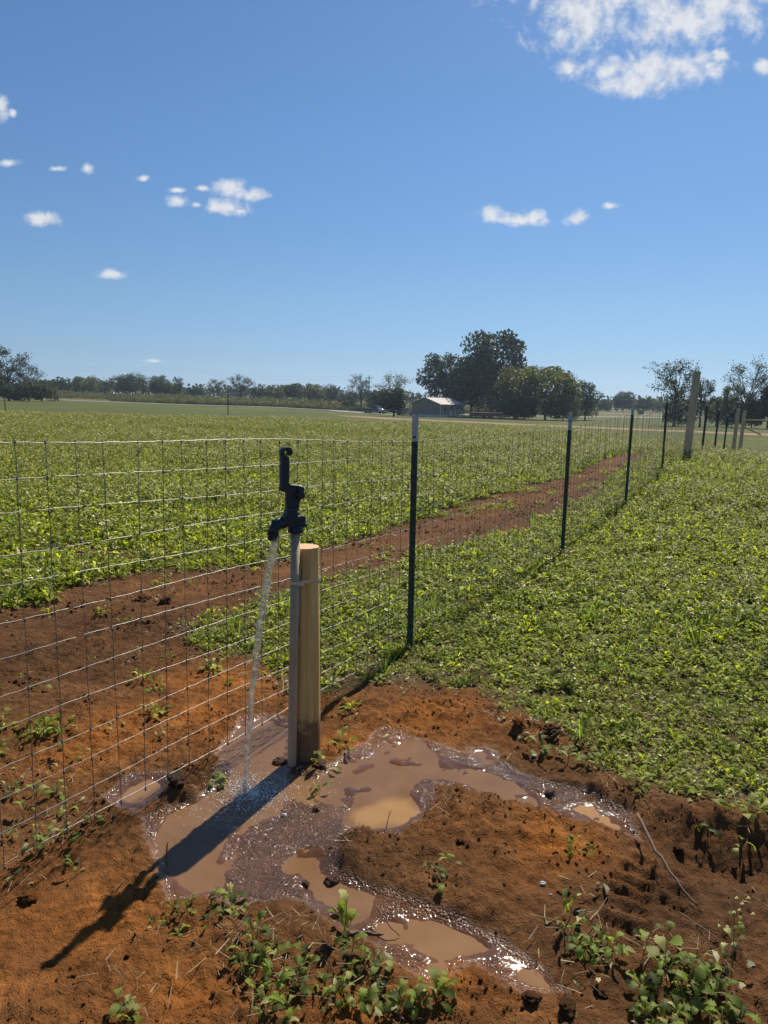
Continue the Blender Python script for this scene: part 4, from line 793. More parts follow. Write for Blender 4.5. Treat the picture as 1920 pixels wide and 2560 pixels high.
# ------------------------------------------------------------------ wooden fence posts
def wood_post(loc, h, r_, label, lean=0.0):
    root = tag(empty('fence_post', loc), label, 'fence post'); root.rotation_euler = (0, lean, 0)
    MB().lathe([(r_ * 1.04, -.3), (r_ * 1.03, 0), (r_, h * .5), (r_ * .97, h - .012), (r_ * .9, h)], 24).build('shaft', MT['wood_grey'], root)
    m_ = MB()
    for k in range(6): m_.box(-.004, .004, -r_ - .004, -r_ + .004, h * (.15 + .11 * k), h * (.15 + .11 * k) + .02)
    m_.build('staple_row', MT['galv'], root)['kind'] = 'stuff'; return root
b0, b1 = at_y(1716, 1146, 15.46), at_y(1740, 928, 15.46); g0 = gz1(b0[0], 15.46)
wood_post((b0[0], 15.46, g0), b1[2] - g0, .078, 'tall thick wooden fence post leaning slightly right, beside the bare dirt strip', R(2.2))
twin = []
for lab, p, Y in (('left one of the two paired wooden posts at the fence corner', (1846, 1022), 27), ('right one of the two paired wooden posts at the fence corner', (1862, 1026), 27.6)):
    q_ = at_y(*p, Y); g0 = gz1(q_[0], Y); wood_post((q_[0] - .05, Y, g0), q_[2] - g0, .066, lab, R(2.0)); twin.append((q_[0], Y, q_[2]))

# ------------------------------------------------------------------ woven wire fence
def interp_path(FPn, step):
    A = np.array(FPn); s = np.concatenate([[0], np.cumsum(np.hypot(np.diff(A[:, 0]), np.diff(A[:, 1])))]); q = np.arange(0, s[-1], step)
    return q, s, np.stack([np.interp(q, s, A[:, i]) for i in range(4)], 1)
STAY = .105; q, S_, Pn = interp_path(FP, STAY / 3); NW = 13
fence = tag(empty('wire_fence', (FP[1][0], FP[1][1], 0)), 'galvanised woven wire mesh fence running behind the hydrant to the tall wooden post', 'wire fence'); fo = Vector(fence.location)
off = np.array([-.852, .524]) * .036
rf = random.Random(9)
for k in range(NW):
    t = k / (NW - 1); a1, a2, a3 = (rf.uniform(0, 6.28) for _ in range(3)); pts = []
    for i in range(len(q)):
        x_, y_, zb, zt = Pn[i]; ph_ = (i % 3) * 2.094 + rf.uniform(-.35, .35)
        z = zb + (zt - zb) * t + .0013 * math.sin(ph_ + (i // 3) * .3) + .006 * math.sin(q[i] * 1.7 + a1) + .004 * math.sin(q[i] * 4.1 + a2); o_ = .012 * math.sin(q[i] * 1.1 + a3 * .2) + .004 * math.sin(q[i] * 5 + a3)
        pts.append((x_ + off[0] + .85 * o_ - fo.x, y_ + off[1] - .5 * o_ - fo.y, z))
    MB().tube(pts, .0014 if k in (0, NW - 1) else .00108, 5).build('line_wire', MT['galv'], fence)
sm = MB(); nzs = 25
sm.tube([(.0012 * math.sin(i * 1.9), .001 * math.cos(i * 1.3), i / (nzs - 1)) for i in range(nzs)], .0013, 5)
for k in range(NW):
    z = k / (NW - 1); hgt = .0045; sm.add([(.0034 * math.cos(a), .0034 * math.sin(a), z + dz) for dz in (-hgt, hgt) for a in (0.5, 1.55, 2.6, 3.65, 4.7, 5.75)], [(i, (i + 1) % 6, 6 + (i + 1) % 6, 6 + i) for i in range(6)] + [tuple(range(5, -1, -1)), tuple(range(6, 12))], True)
sme = sm.mesh('stay_wire'); sme.materials.append(MT['galv'])
for j, qs in enumerate(np.arange(.06, S_[-1], STAY)):
    A = np.array(FP); x_, y_, zb, zt = (np.interp(qs, S_, A[:, i]) for i in range(4)); o = bpy.data.objects.new('stay_wire', sme); COL.objects.link(o); o.parent = fence
    o.location = (x_ + off[0] - fo.x, y_ + off[1] - fo.y, zb); o.scale = (1, 1, zt - zb); lx = rf.gauss(.006, .012); o.rotation_euler = (rf.gauss(0, .006), -lx, rf.uniform(0, 6))
# second run beyond the tall post, down to the paired posts
FP2 = [(6.47, 15.46, .45, 1.60), (8.104, 18.5, .30, 1.40), (9.784, 21.5, .12, 1.26), (11.464, 24.5, -.08, 1.06), (13.0, 27.0, -.1, .98)]
fence2 = tag(empty('wire_fence', (6.47, 15.46, 0)), 'run of fence wires dropping from the tall wooden post to the paired posts', 'wire fence'); q2, S2, P2 = interp_path(FP2, .8)
for k in range(9):
    MB().tube([(p[0] - 6.47, p[1] - 15.46, p[2] + (p[3] - p[2]) * k / 8 + .012 * math.sin(i * 2 + k)) for i, p in enumerate(P2)], .0035, 4).build('line_wire', MT['galv'], fence2)
s2 = MB()
for qs in np.arange(.2, S2[-1], .3):
    A = np.array(FP2); p = [np.interp(qs, S2, A[:, i]) for i in range(4)]; s2.tube([(p[0] - 6.47, p[1] - 15.46, p[2]), (p[0] - 6.47, p[1] - 15.46, p[3])], .0018, 4)
o = s2.build('stay_wires', MT['galv'], fence2); o['kind'] = 'stuff'
# third run to the right with a pole rail
x3, y3 = twin[1][0], twin[1][1]; fence3 = tag(empty('rail_fence', (x3, y3, 0)), 'wire fence with a pale pole rail leading right from the paired posts', 'rail fence')
zr = at_y(1868, 1050, y3)[2]; MB().tube([(.05, 0, zr), (4, .3, zr - .03), (9, .8, zr - .1)], .032, 8).build('pole_rail', MT['wood_grey'], fence3)
for k in range(5):
    z = zr - .14 - .16 * k; MB().tube([(.05, 0, z), (4, .3, z - .04), (9, .8, z - .1)], .005, 4).build('line_wire', MT['galv'], fence3)
MB().tube([(-.30, -.62, zr - .02), (.0, -.02, zr - .02)], .045, 10).build('brace_pole', MT['wood_end'], fence3)
MB().tube([(.05, .05, zr - .25), (.75, .1, zr - .55)], .03, 8).build('brace_stub', MT['wood_grey'], fence3)

# ------------------------------------------------------------------ trees
def leaf_cloud(P, size, rg):
    n = len(P); d = rg.normal(size=(n, 3)); d /= np.linalg.norm(d, axis=1)[:, None]; e = np.cross(d, rg.normal(size=(n, 3))); e /= np.linalg.norm(e, axis=1)[:, None]
    s_ = (size * rg.uniform(.55, 1.3, n))[:, None]; d *= s_ * .5; e *= s_ * .36
    V = np.stack([P - d, P - e, P + d, P + e], 1).reshape(-1, 3); return V, np.arange(4 * n).reshape(n, 4)
def tree_meshes(H, W, style, seed):
    """trunk with limbs, crown of leaf-sized faces; base at the origin"""
    rg = np.random.default_rng(seed); rt = random.Random(seed); mb = MB(); bare = style in ('sparse', 'spiky')
    tf = {'dense': .10, 'tall': .16, 'sparse': .22, 'spiky': .14, 'bush': .02}[style]
    cz, rz_, rx = H * (tf + (1 - tf) * .52), H * (1 - tf) * .5, W * .5
    nl = {'dense': 22, 'tall': 26, 'sparse': 16, 'spiky': 16, 'bush': 22}[style]; lobes = []
    for i in range(nl):
        zf = -0.85 + 1.75 * (i + .5) / nl; a = i * 2.39996 + rt.uniform(-.5, .5); rad = math.sqrt(max(.04, 1 - zf * zf * .82)) * rt.uniform(.35, .80)
        lr = rt.uniform(.20, .34) * (1.15 if style in ('dense', 'bush') else .95)
        lobes.append((rx * rad * math.cos(a), rx * rad * math.sin(a), cz + rz_ * zf * (.80 + rt.uniform(-.08, .12)), rx * lr * rt.uniform(.9, 1.3), rz_ * lr * rt.uniform(.8, 1.2)))
    tr = max(.07, H * .022) * (1.25 if style == 'tall' else 1); th = H * (.55 if style != 'spiky' else .2)
    tp = [(0, 0, -.3), (0, 0, .02 * H), (rt.uniform(-.02, .02) * H, rt.uniform(-.02, .02) * H, th * .5), (rt.uniform(-.04, .04) * H, rt.uniform(-.04, .04) * H, th)]
    mb.tube(tp, [tr * 1.35, tr, tr * .8, tr * .4], 8); pts = []
    for (lx, ly, lz, lr, lrz) in lobes:
        h0 = min(th * rt.uniform(.35, .95), lz * .8); f_ = h0 / th; base = Vector((tp[-1][0] * f_, tp[-1][1] * f_, h0)); end = Vector((lx, ly, lz)); mid = base.lerp(end, .5) + Vector((0, 0, .06 * H * rt.uniform(.2, 1)))
        mb.tube([base, base.lerp(mid, .5), mid, mid.lerp(end, .5), end], [tr * .42, tr * .34, tr * .26, tr * .18, tr * .10], 5, cap=False)
        ntw = 7 if bare else 3
        for _ in range(ntw):
            d = Vector((rt.gauss(0, 1), rt.gauss(0, 1), abs(rt.gauss(.4, .8)))).normalized(); e2 = end + Vector((d.x * lr, d.y * lr, d.z * lrz)) * rt.uniform(.8, 1.4 if bare else 1.1); st_ = mid.lerp(end, rt.uniform(.3, 1))
            mb.tube([st_, st_.lerp(e2, .6) + Vector((0, 0, .01 * H)), e2], [tr * .11, tr * .07, tr * .035], 3, cap=False)
            if bare:
                m_ = rt.randint(20, 34)
                for _ in range(m_): t = rt.uniform(.25, 1.05); c = st_.lerp(e2, t); pts.append((c.x + rt.gauss(0, .028 * H), c.y + rt.gauss(0, .028 * H), c.z + rt.gauss(0, .028 * H)))
        if not bare:
            n = {'dense': 340, 'tall': 270, 'bush': 360}[style]; u_ = rg.normal(size=(n, 3)); u_ /= np.linalg.norm(u_, axis=1)[:, None]; rr_ = rg.uniform(.25, 1.12, n) ** .6
            # leaves gather into sprays on the lobe, leaving gaps between
            k_ = rg.normal(size=(9, 3)); k_ /= np.linalg.norm(k_, axis=1)[:, None]; near_ = (u_ @ k_.T).max(1); keep = rg.uniform(0, 1, n) < np.clip((near_ - .45) * 2.6, .12, 1)
            Q = u_ * rr_[:, None]; Q = Q[keep] * (1 + .25 * (near_[keep, None] - .7)); pts += [(lx + q_[0] * lr, ly + q_[1] * lr, lz + q_[2] * lrz) for q_ in Q]
    P = np.array(pts); P[:, 2] = np.maximum(P[:, 2], .05 * H)
    size = max(.2, W * (.036 if not bare else .028))
    V, F = leaf_cloud(P, size, rg)
    tm = mb.mesh('trunk'); tm.materials.append(MT['bark']); return tm, V, F
TREE_N = 0
def tree(x, ytop, wpx, Y, style, mat, label, group=None, name='tree', cat='tree'):
    global TREE_N; TREE_N += 1
    X = at_y(x, 1000, Y)[0]; g0 = gz1(X, Y); H = at_y(x, ytop, Y)[2] - g0; W = wpx * Y / FPX
    root = tag(empty(name, (X, Y, g0), random.uniform(0, .3)), label, cat, group); tm, V, F = tree_meshes(H, W, style, 100 + TREE_N)
    link('trunk', tm, None, root); link('crown', np_mesh('crown', V, F, False), MT[mat], root); return root
# left edge group
tree(22, 868, 130, 150, 'sparse', 'tree_dark', 'tallest thin-crowned tree at the left picture edge', name='tall_tree')
tree(72, 905, 80, 152, 'sparse', 'tree_dark', 'shorter thin tree just right of the tallest left-edge tree', name='tall_tree')
tree(-40, 880, 120, 156, 'dense', 'tree_dark', 'dark tree cut off by the left picture edge', name='tall_tree')
tree(105, 950, 105, 146, 'bush', 'tree_pale', 'rounded silvery green bush below the trees at the left edge', name='bush', cat='bush')
tree(35, 958, 90, 147, 'bush', 'tree_dark', 'dark bush at the foot of the tallest left-edge tree', name='bush', cat='bush')
# distant tree line on the left, each crown told by its place along it
LT = [(148, 948, 60, 260, 'dense', 'tree_dark', 'low dark tree right behind the left bush in the far tree line'), (178, 958, 50, 262, 'bush', 'tree_dark', 'lowest round crown near the left end of the far tree line'), (215, 940, 84, 258, 'dense', 'tree_mid', 'broad rounded crown near the left end of the far tree line'),
      (262, 952, 50, 262, 'bush', 'tree_dark', 'low bush between two broad crowns of the far tree line'), (292, 938, 44, 256, 'sparse', 'tree_mid', 'thin crown left of the highest crown of the far tree line'), (325, 933, 72, 258, 'dense', 'tree_dark', 'highest dark crown of the far tree line on the left'),
      (358, 938, 44, 255, 'sparse', 'tree_pale', 'pale thin crown right of the highest far tree-line crown'), (398, 938, 62, 257, 'dense', 'tree_dark', 'dark wide crown in the middle of the far left tree line'), (448, 940, 34, 256, 'sparse', 'tree_dark', 'slender tree rising alone from the far left tree line'),
      (425, 962, 70, 260, 'bush', 'tree_mid', 'low bushes at the foot of the slender tree in the far line'), (490, 968, 60, 262, 'bush', 'tree_dark', 'low stretch of bush left of the two pale trees'), (543, 945, 52, 240, 'sparse', 'tree_pale', 'smaller of two pale trees above the far road'),
      (603, 936, 78, 240, 'sparse', 'tree_pale', 'larger of two pale trees above the far road'), (650, 966, 50, 260, 'bush', 'tree_dark', 'low dark bush right of the larger pale tree'), (690, 962, 66, 255, 'dense', 'tree_mid', 'left crown of the low grove above the road'),
      (735, 955, 62, 250, 'dense', 'tree_dark', 'tallest crown of the low grove above the road'), (785, 960, 70, 248, 'dense', 'tree_mid', 'right crown of the low grove above the road'), (828, 962, 56, 252, 'dense', 'tree_dark', 'small dark tree at the right end of the low grove'), (870, 985, 60, 240, 'bush', 'tree_dark', 'dark bush left of the parked truck')]
for a in LT: tree(*a, group='far tree line')
# round the house
tree(902, 938, 80, 205, 'sparse', 'tree_dark', 'tree with open upright crown behind the truck', name='open_tree')
tree(870, 1000, 40, 210, 'bush', 'tree_dark', 'dark bush behind the tail of the truck', name='bush', cat='bush')
tree(942, 975, 70, 190, 'bush', 'tree_dark', 'dark bush between the truck and the spiky tree', name='bush', cat='bush')
tree(985, 930, 100, 140, 'spiky', 'tree_mid', 'spiky many-stemmed tree left of the house', name='spiky_tree')
tree(985, 968, 90, 141, 'bush', 'tree_dark', 'dense lower growth round the stem of the spiky tree', name='bush', cat='bush')
tree(1228, 818, 225, 168, 'tall', 'tree_dark', 'tallest dark spreading tree behind the house', name='big_tree')
tree(1112, 876, 160, 174, 'tall', 'tree_dark', 'dark tree on the left of the tallest tree, behind the roof', name='big_tree')
tree(1178, 900, 190, 172, 'dense', 'tree_dark', 'dark lower tree in front of the tallest tree', name='big_tree')
tree(1365, 912, 205, 150, 'bush', 'tree_mid', 'broad rounded olive green tree right of the tallest tree', name='round_tree')
tree(1290, 915, 150, 156, 'bush', 'tree_mid', 'olive tree filling the gap between the tallest and the rounded tree', name='round_tree')
tree(1465, 952, 85, 158, 'bush', 'tree_dark', 'smaller bluish tree at the right end of the house grove', name='round_tree')
tree(1410, 985, 110, 148, 'bush', 'tree_mid', 'leafy shrub at the right foot of the rounded olive tree', name='bush', cat='bush')
tree(1285, 995, 130, 152, 'bush', 'tree_dark', 'dark undergrowth below the tallest tree', name='bush', cat='bush')
# right side
tree(1558, 978, 64, 285, 'dense', 'tree_dark', 'small round tree standing far off between the grove and the right trees', name='round_tree')
tree(1512, 1000, 44, 290, 'bush', 'tree_dark', 'low far bush left of the small round tree', name='bush', cat='bush')
tree(1612, 995, 56, 288, 'dense', 'tree_dark', 'low dark tree right of the small round far tree', name='round_tree')
tree(1645, 992, 36, 284, 'bush', 'tree_mid', 'small far bush left of the open right-hand tree', name='bush', cat='bush')
tree(1690, 890, 150, 104, 'sparse', 'tree_dark', 'open tree with thin leaves behind the tall wooden post', name='open_tree')
tree(1755, 945, 70, 106, 'sparse', 'tree_dark', 'smaller thin tree just right of the tall wooden post', name='open_tree')
tree(1700, 1000, 100, 108, 'bush', 'tree_dark', 'dark bush at the foot of the open tree behind the tall post', name='bush', cat='bush')
tree(1868, 900, 120, 102, 'sparse', 'tree_dark', 'open tree with thin leaves above the paired posts', name='open_tree')
tree(1825, 955, 60, 112, 'sparse', 'tree_pale', 'pale thin tree left of the open tree above the paired posts', name='open_tree')
tree(1925, 955, 70, 98, 'dense', 'tree_dark', 'dark dense tree cut off by the right picture edge', name='round_tree')
tree(1795, 992, 70, 116, 'bush', 'tree_mid', 'low rounded bush between the two open right-hand trees', name='bush', cat='bush')
tree(1885, 1000, 90, 100, 'bush', 'tree_dark', 'dark thicket behind the pole rail', name='bush', cat='bush')
tree(1835, 1008, 60, 104, 'bush', 'tree_dark', 'dark bush just left of the paired posts', name='bush', cat='bush')
# wooded skyline beyond everything
pw = []
rgw = np.random.default_rng(77)
for k in range(150):
    a = R(-36 + 72 * k / 149 + rgw.uniform(-.2, .2)); d = rgw.uniform(330, 420); X_, Y_ = d * math.sin(a), d * math.cos(a); h = rgw.uniform(4.5, 8.5); n = 130
    u_ = np.clip(rgw.normal(size=(n, 3)) * .42, -.9, .9); pw.append(np.stack([X_ + u_[:, 0] * 7, Y_ + u_[:, 1] * 6, gz1(X_, Y_) + h * .5 + u_[:, 2] * h * .55], 1))
V, F = leaf_cloud(np.concatenate(pw), 1.6, rgw); tag(link('far_wood', np_mesh('far_wood', V, F, False), MT['tree_dark']), kind='stuff')

# ------------------------------------------------------------------ house, truck and things in the yard
HD = 150.0; hp = at_y(1100, 1044, HD); hg = gz1(hp[0], HD); house = tag(empty('house', (hp[0], HD, hg), 0), 'tan single-storey house with pale metal gable roof under the big trees', 'house')
ca = R(40); gdir = Vector((-math.cos(ca), math.sin(ca), 0)); ldir = Vector((math.sin(ca), math.cos(ca), 0)); GW, GL, EH, RH = 7.4, 8.6, 2.65, 3.85
def hp3(u_, v_, z): p = gdir * u_ + ldir * v_; return (p.x, p.y, z)        # u along the gable, v along the length
MB().prism([(0, .55), (GW, .55), (GW, EH), (GW / 2, RH), (0, EH)], 0, GL, lambda a_, b_, d: hp3(a_, d, b_)).build('wall', MT['siding'], house)
MB().prism([(-.04, -.3), (GW + .04, -.3), (GW + .04, .55), (-.04, .55)], -.04, GL + .04, lambda a_, b_, d: hp3(a_, d, b_)).build('skirting', MT['white'], house)
ro = MB(); o_ = .35
for sgn in (0, 1):
    e_u, e_z = (-o_, EH - .05) if sgn == 0 else (GW + o_, EH - .05)
    ro.prism([(e_u, e_z), (GW / 2, RH + .12), (GW / 2, RH + .20), (e_u, e_z + .08)], -o_, GL + o_, lambda a_, b_, d: hp3(a_, d, b_))
rf_ = ro.build('roof', MT['roofm'], house)
sl_ = (RH + .2 - EH - .03) / (GW / 2 + o_)
for k in range(13):
    v0 = -o_ + .1 + k * .72; MB().prism([(-o_, EH + .03), (GW / 2, RH + .2), (GW / 2, RH + .24), (-o_, EH + .07)], v0, v0 + .05, lambda a_, b_, d: hp3(a_, d, b_)).build('roof_rib', MT['roofm'], rf_)
MB().box(-.06, .06, -.06, .06, .5, EH).build('corner_trim', MT['white'], house)
for k in range(7): MB().prism([(0.02, .75 + k * .28), (GW - .02, .75 + k * .28), (GW - .02, .77 + k * .28), (.02, .77 + k * .28)], -.02, -.001, lambda a_, b_, d: hp3(a_, d, b_)).build('siding_course', MT['siding'], house)
def on_long(v0, v1, z0, z1, d0, d1, name, mat, par): return MB().prism([(v0, z0), (v1, z0), (v1, z1), (v0, z1)], d0, d1, lambda a_, b_, d: hp3(-d, a_, b_)).build(name, mat, par)
for v0 in (1.0, 5.4, 7.2):
    w_ = on_long(v0, v0 + 1.0, 1.15, 2.3, .002, .06, 'window', MT['white'], house); on_long(v0 + .1, v0 + .9, 1.25, 2.2, .061, .075, 'pane', MT['glass'], w_)
dr = on_long(3.4, 4.35, .6, 2.5, .002, .06, 'door', MT['white'], house); on_long(3.55, 4.2, 1.4, 2.35, .061, .07, 'pane', MT['glass'], dr)
pc = on_long(2.6, 6.2, .35, .55, .1, 2.0, 'porch_deck', MT['wood_grey'], house)
for v0 in (2.65, 3.8, 5.0, 6.1): on_long(v0, v0 + .09, .55, 1.45, 1.88, 1.97, 'porch_rail_post', MT['white'], pc)
on_long(2.65, 6.19, 1.45, 1.53, 1.87, 1.98, 'porch_rail', MT['white'], pc)
vent = MB().prism([(GW * .75, .15), (GW * .75 + .8, .15), (GW * .75 + .8, .45), (GW * .75, .45)], -.07, -.041, lambda a_, b_, d: hp3(a_, d, b_)).build('crawl_vent', MT['black'], house)

def wheel(parent, loc, r_=.38, w_=.24):
    t_ = MB().lathe([(r_ * .62, -w_ / 2), (r_ * .95, -w_ / 2), (r_, -w_ / 2 + .04), (r_, w_ / 2 - .04), (r_ * .95, w_ / 2), (r_ * .62, w_ / 2)], 20, loc, Matrix.Rotation(R(90), 4, 'X')).build('wheel', MT['black'], parent)
    MB().lathe([(r_ * .6, -w_ / 2 - .005), (r_ * .5, -w_ / 2 + .03), (.08, -w_ / 2 + .01)], 16, loc, Matrix.Rotation(R(90), 4, 'X')).build('rim', MT['silver'], t_)
    return t_
def pickup(x, y, rz):
    g0 = gz1(x, y); root = tag(empty('pickup_truck', (x, y, g0), rz), 'dark pickup truck with sunlit silver bonnet parked near the road', 'pickup truck')
    pr_ = lambda a_, b_, d: (a_, d, b_)
    MB().prism([(-2.85, .55), (-2.85, 1.25), (-.55, 1.25), (-.50, .50), (-2.0, .5)], -.98, .98, pr_).build('cargo_bed', MT['charcoal'], root, .05)
    cab = MB().prism([(-.52, .5), (-.52, 1.3), (-.35, 1.88), (.75, 1.90), (1.35, 1.28), (1.35, .5)], -.96, .96, pr_).build('cab', MT['charcoal'], root, .07)
    MB().prism([(1.36, .5), (1.36, 1.26), (2.55, 1.15), (2.75, .98), (2.78, .5)], -.96, .96, pr_).build('bonnet', MT['silver'], root, .06)
    MB().add([(.80, -.86, 1.86), (.80, .86, 1.86), (1.37, .88, 1.32), (1.37, -.88, 1.32)], [(0, 1, 2, 3)]).build('windscreen', MT['glass'], cab).location = (.03, 0, .03)
    for sy_ in (-.968, .968): MB().prism([(-.38, 1.33), (-.27, 1.78), (.68, 1.80), (1.12, 1.33)], sy_ - .006, sy_ + .006, pr_).build('side_window', MT['glass'], cab)
    MB().box(2.74, 2.92, -.97, .97, .48, .72).build('bumper', MT['silver'], root, .03); MB().box(2.76, 2.80, -.6, .6, .76, .98).build('grille', MT['charcoal'], root)
    for sy_ in (-.78, .78): MB().box(2.70, 2.80, sy_ - .15, sy_ + .15, .80, 1.0).build('headlight', MT['white'], root, .02)
    for wx in (-1.85, 1.9):
        for sy_ in (-.92, .92): wheel(root, (wx, sy_, .38))
    return root
tp_ = at_y(937, 1030, 172); pickup(tp_[0], 172, R(-28))
# pale van half hidden behind the spiky tree
vp = at_y(1012, 1030, 165); g0 = gz1(vp[0], 165); van = tag(empty('van', (vp[0], 165, g0), R(8)), 'pale van half hidden between the spiky tree and the house', 'van')
MB().prism([(-2.2, .4), (-2.2, 1.7), (-2.0, 1.85), (.9, 1.85), (1.6, 1.2), (2.3, 1.05), (2.4, .4)], -.9, .9, lambda a_, b_, d: (a_, d, b_)).build('body', MT['silver'], van, .08)
for a_ in (-1.9, -.6): MB().box(a_, a_ + 1.0, -.915, -.901, 1.2, 1.65).build('side_window', MT['glass'], van)
for wx in (-1.4, 1.5):
    for sy_ in (-.86, .86): wheel(van, (wx, sy_, .34), .34, .2)
# maroon trailer under the big tree
mp_ = at_y(1215, 1042, 146); g0 = gz1(mp_[0], 146); trl = tag(empty('trailer', (mp_[0], 146, g0), R(-6)), 'low maroon trailer in the shade under the big tree', 'trailer')
MB().box(-3.2, 3.2, -1, 1, .55, 1.3).build('box_body', MT['maroon'], trl, .03); MB().box(3.2, 4.3, -.06, .06, .5, .62).build('drawbar', MT['charcoal'], trl); MB().box(-2.2, -.8, -1.012, -1.001, .6, .85).build('side_plate', MT['hay'], trl)
for sy_ in (-.9, .9): wheel(trl, (-.4, sy_, .36), .36, .22)
# small yard clutter by the porch
yp = at_y(1160, 1040, 145); g0 = gz1(yp[0], 145); tbl = tag(empty('yard_table', (yp[0], 145, g0), R(10)), 'small pale table standing in front of the porch', 'table')
MB().box(-1, 1, -.45, .45, .7, .76).build('table_top', MT['white'], tbl)
for sx_ in (-.85, .85):
    for sy_ in (-.35, .35): MB().box(sx_ - .05, sx_ + .05, sy_ - .05, sy_ + .05, 0, .7).build('leg', MT['wood_grey'], tbl)
# utility pole with cross arm and wires
up0 = at_y(923, 939, 203); g0 = gz1(up0[0], 203); pole = tag(empty('utility_pole', (up0[0], 203, g0)), 'thin utility pole rising out of the tree behind the truck', 'utility pole'); ph_ = up0[2] - g0
MB().tube([(0, 0, -.5), (0, 0, ph_)], [.17, .12], 10).build('shaft', MT['bark'], pole); MB().box(-1.2, 1.2, -.06, .06, ph_ - .7, ph_ - .56).build('cross_arm', MT['bark'], pole)
for a_ in (-1.05, 0, 1.05): MB().lathe([(.05, 0), (.07, .08), (.04, .16)], 8, (a_, 0, ph_ - .56)).build('insulator', MT['white'], pole)
pl = tag(empty('power_line', (up0[0], 203, g0)), 'pair of thin power wires crossing the sky above the left tree line', 'power line')
for dz_ in (0, -.9):
    pts = []
    for k in range(41): t = k / 40; x_ = -112 * t; pts.append((x_, 12 * t, ph_ + .1 + dz_ + 3.2 * t - 3.0 * 4 * ((t * 2) % 1) * (1 - (t * 2) % 1) * .5))
    MB().tube(pts, .009, 4).build('wire', MT['charcoal'], pl)
# round bale out in the right far field
bp_ = at_y(1602, 1024, 240); g0 = gz1(bp_[0], 240); tag(MB().lathe([(.3, -.75), (.8, -.74), (.88, -.6), (.9, 0), (.88, .6), (.8, .74), (.3, .75)], 20, (0, 0, 0), Matrix.Rotation(R(90), 4, 'Y')).build('hay_bale', MT['hay']), 'dark round bale lying in the far right field', 'hay bale').location = (bp_[0], 240, g0 + .85)

# ------------------------------------------------------------------ weeds in the foreground
LEAF = []
for k in range(7):
    V, F = leaf_geo(rl, 1.0, rl.uniform(.26, .38), 11, .4, rl.uniform(.5, 1.5), rl.uniform(.05, .5), .2, pin=rl.choice((.12, .3, .4))); me = np_mesh('leaf', V, np.array(F)); me.materials.append(MT['weed']); LEAF.append(me)
ROUND = []
for k in range(3):
    V, F = leaf_geo(rl, 1.0, .62, 6, .0, rl.uniform(.1, .4), .12, .10); me = np_mesh('leaf', V, np.array(F)); me.materials.append(MT['weed']); ROUND.append(me)
NARROW = []
for k in range(3):
    V, F = leaf_geo(rl, 1.0, .20, 6, .0, rl.uniform(.3, .9), .2, .06); me = np_mesh('leaf', V, np.array(F)); me.materials.append(MT['weed']); NARROW.append(me)
stem_me = MB().tube([(0, 0, 0), (.02, .01, .5), (0, .03, 1)], [.022, .018, .010], 6).mesh('stem'); stem_me.materials.append(MT['stemg'])
fl_me = PB()
for k in range(4): flower(fl_me, (rl.uniform(-.5, .5), rl.uniform(-.5, .5), rl.uniform(-.6, .6)), .5, 0)
fl_me = fl_me.mesh('flower'); fl_me.materials.append(MT['flower'])
def weed(px, py, size, n, label, group=None, kind='lobed', height=.22, elev=(-5, 45), flowers=0):
    p = gp(px, py, 0); z = gz1(p[0], p[1]); root = tag(empty('weed', (p[0], p[1], z), rl.uniform(0, 6.28)), label, 'weed', group); src = {'lobed': LEAF, 'round': ROUND, 'narrow': NARROW}[kind]
    if height > .05:
        s_ = bpy.data.objects.new('stem', stem_me); COL.objects.link(s_); s_.parent = root; s_.scale = (size * 1.2, size * 1.2, size * height * 4); s_.rotation_euler = (rl.uniform(-.3, .3), rl.uniform(-.3, .3), 0)
    for i in range(n):
        o = bpy.data.objects.new('leaf', rl.choice(src)); COL.objects.link(o); o.parent = root; az = i * 2.4 + rl.uniform(-.6, .6); L_ = size * rl.uniform(.55, 1.1); d = size * rl.uniform(0, .35)
        o.location = (-math.sin(az) * d, math.cos(az) * d, size * height * rl.uniform(0, 3.6) * (1 - .3 * d / size) + .004); o.rotation_euler = Euler((R(rl.uniform(*elev)), rl.uniform(-.4, .4), az)); o.scale = (L_ * rl.uniform(.8, 1.15), L_, L_)
    for i in range(flowers):
        o = bpy.data.objects.new('flower', fl_me); COL.objects.link(o); o.parent = root; o.scale = (.0045,) * 3; o.location = (rl.uniform(-.03, .03), rl.uniform(-.03, .03), size * height * 4 * rl.uniform(.85, 1.1))
    return root
ORD = ['first', 'second', 'third', 'fourth', 'fifth', 'sixth', 'seventh', 'eighth', 'ninth', 'tenth', 'eleventh', 'twelfth', 'thirteenth', 'fourteenth', 'fifteenth', 'sixteenth']
def patch(lst, size, n, label, group, **k):
    for i, (a, b) in enumerate(sorted(lst)): weed(a, b, size * rl.uniform(.7, 1.3), max(3, n + rl.randint(-3, 2)), f'{label}, {ORD[i]} from the left', group, **k)
weed(1088, 2195, .044, 7, 'small light green weed alone on the brown mound below the tan puddle', height=.2)
weed(1120, 2185, .042, 6, 'second small weed touching the one on the brown mound', height=.22)
weed(1112, 2235, .05, 4, 'tiny sprig hanging below the two weeds on the brown mound', height=.05)
weed(1410, 2335, .075, 6, 'upright narrow-leaved weed at the left of the right-hand weed clump', kind='narrow', height=.3, elev=(35, 80))
patch([(1470, 2350), (1500, 2375), (1450, 2390), (1530, 2395), (1480, 2410)], .044, 9, 'leafy weed in the clump below the tyre tracks', 'weeds below the tyre tracks')
w_ = weed(1600, 2420, .045, 5, 'taller weed with round leaves leaning on a long stem near the tyre tracks', kind='round', height=.8, elev=(0, 35))
weed(1665, 2400, .04, 6, 'round-leaved weed tip beside the leaning one near the tyre tracks', kind='round', height=.65, elev=(0, 40))
weed(1830, 2420, .04, 6, 'thin stem with small yellow flowers at the lower right edge', height=1.1, flowers=6)
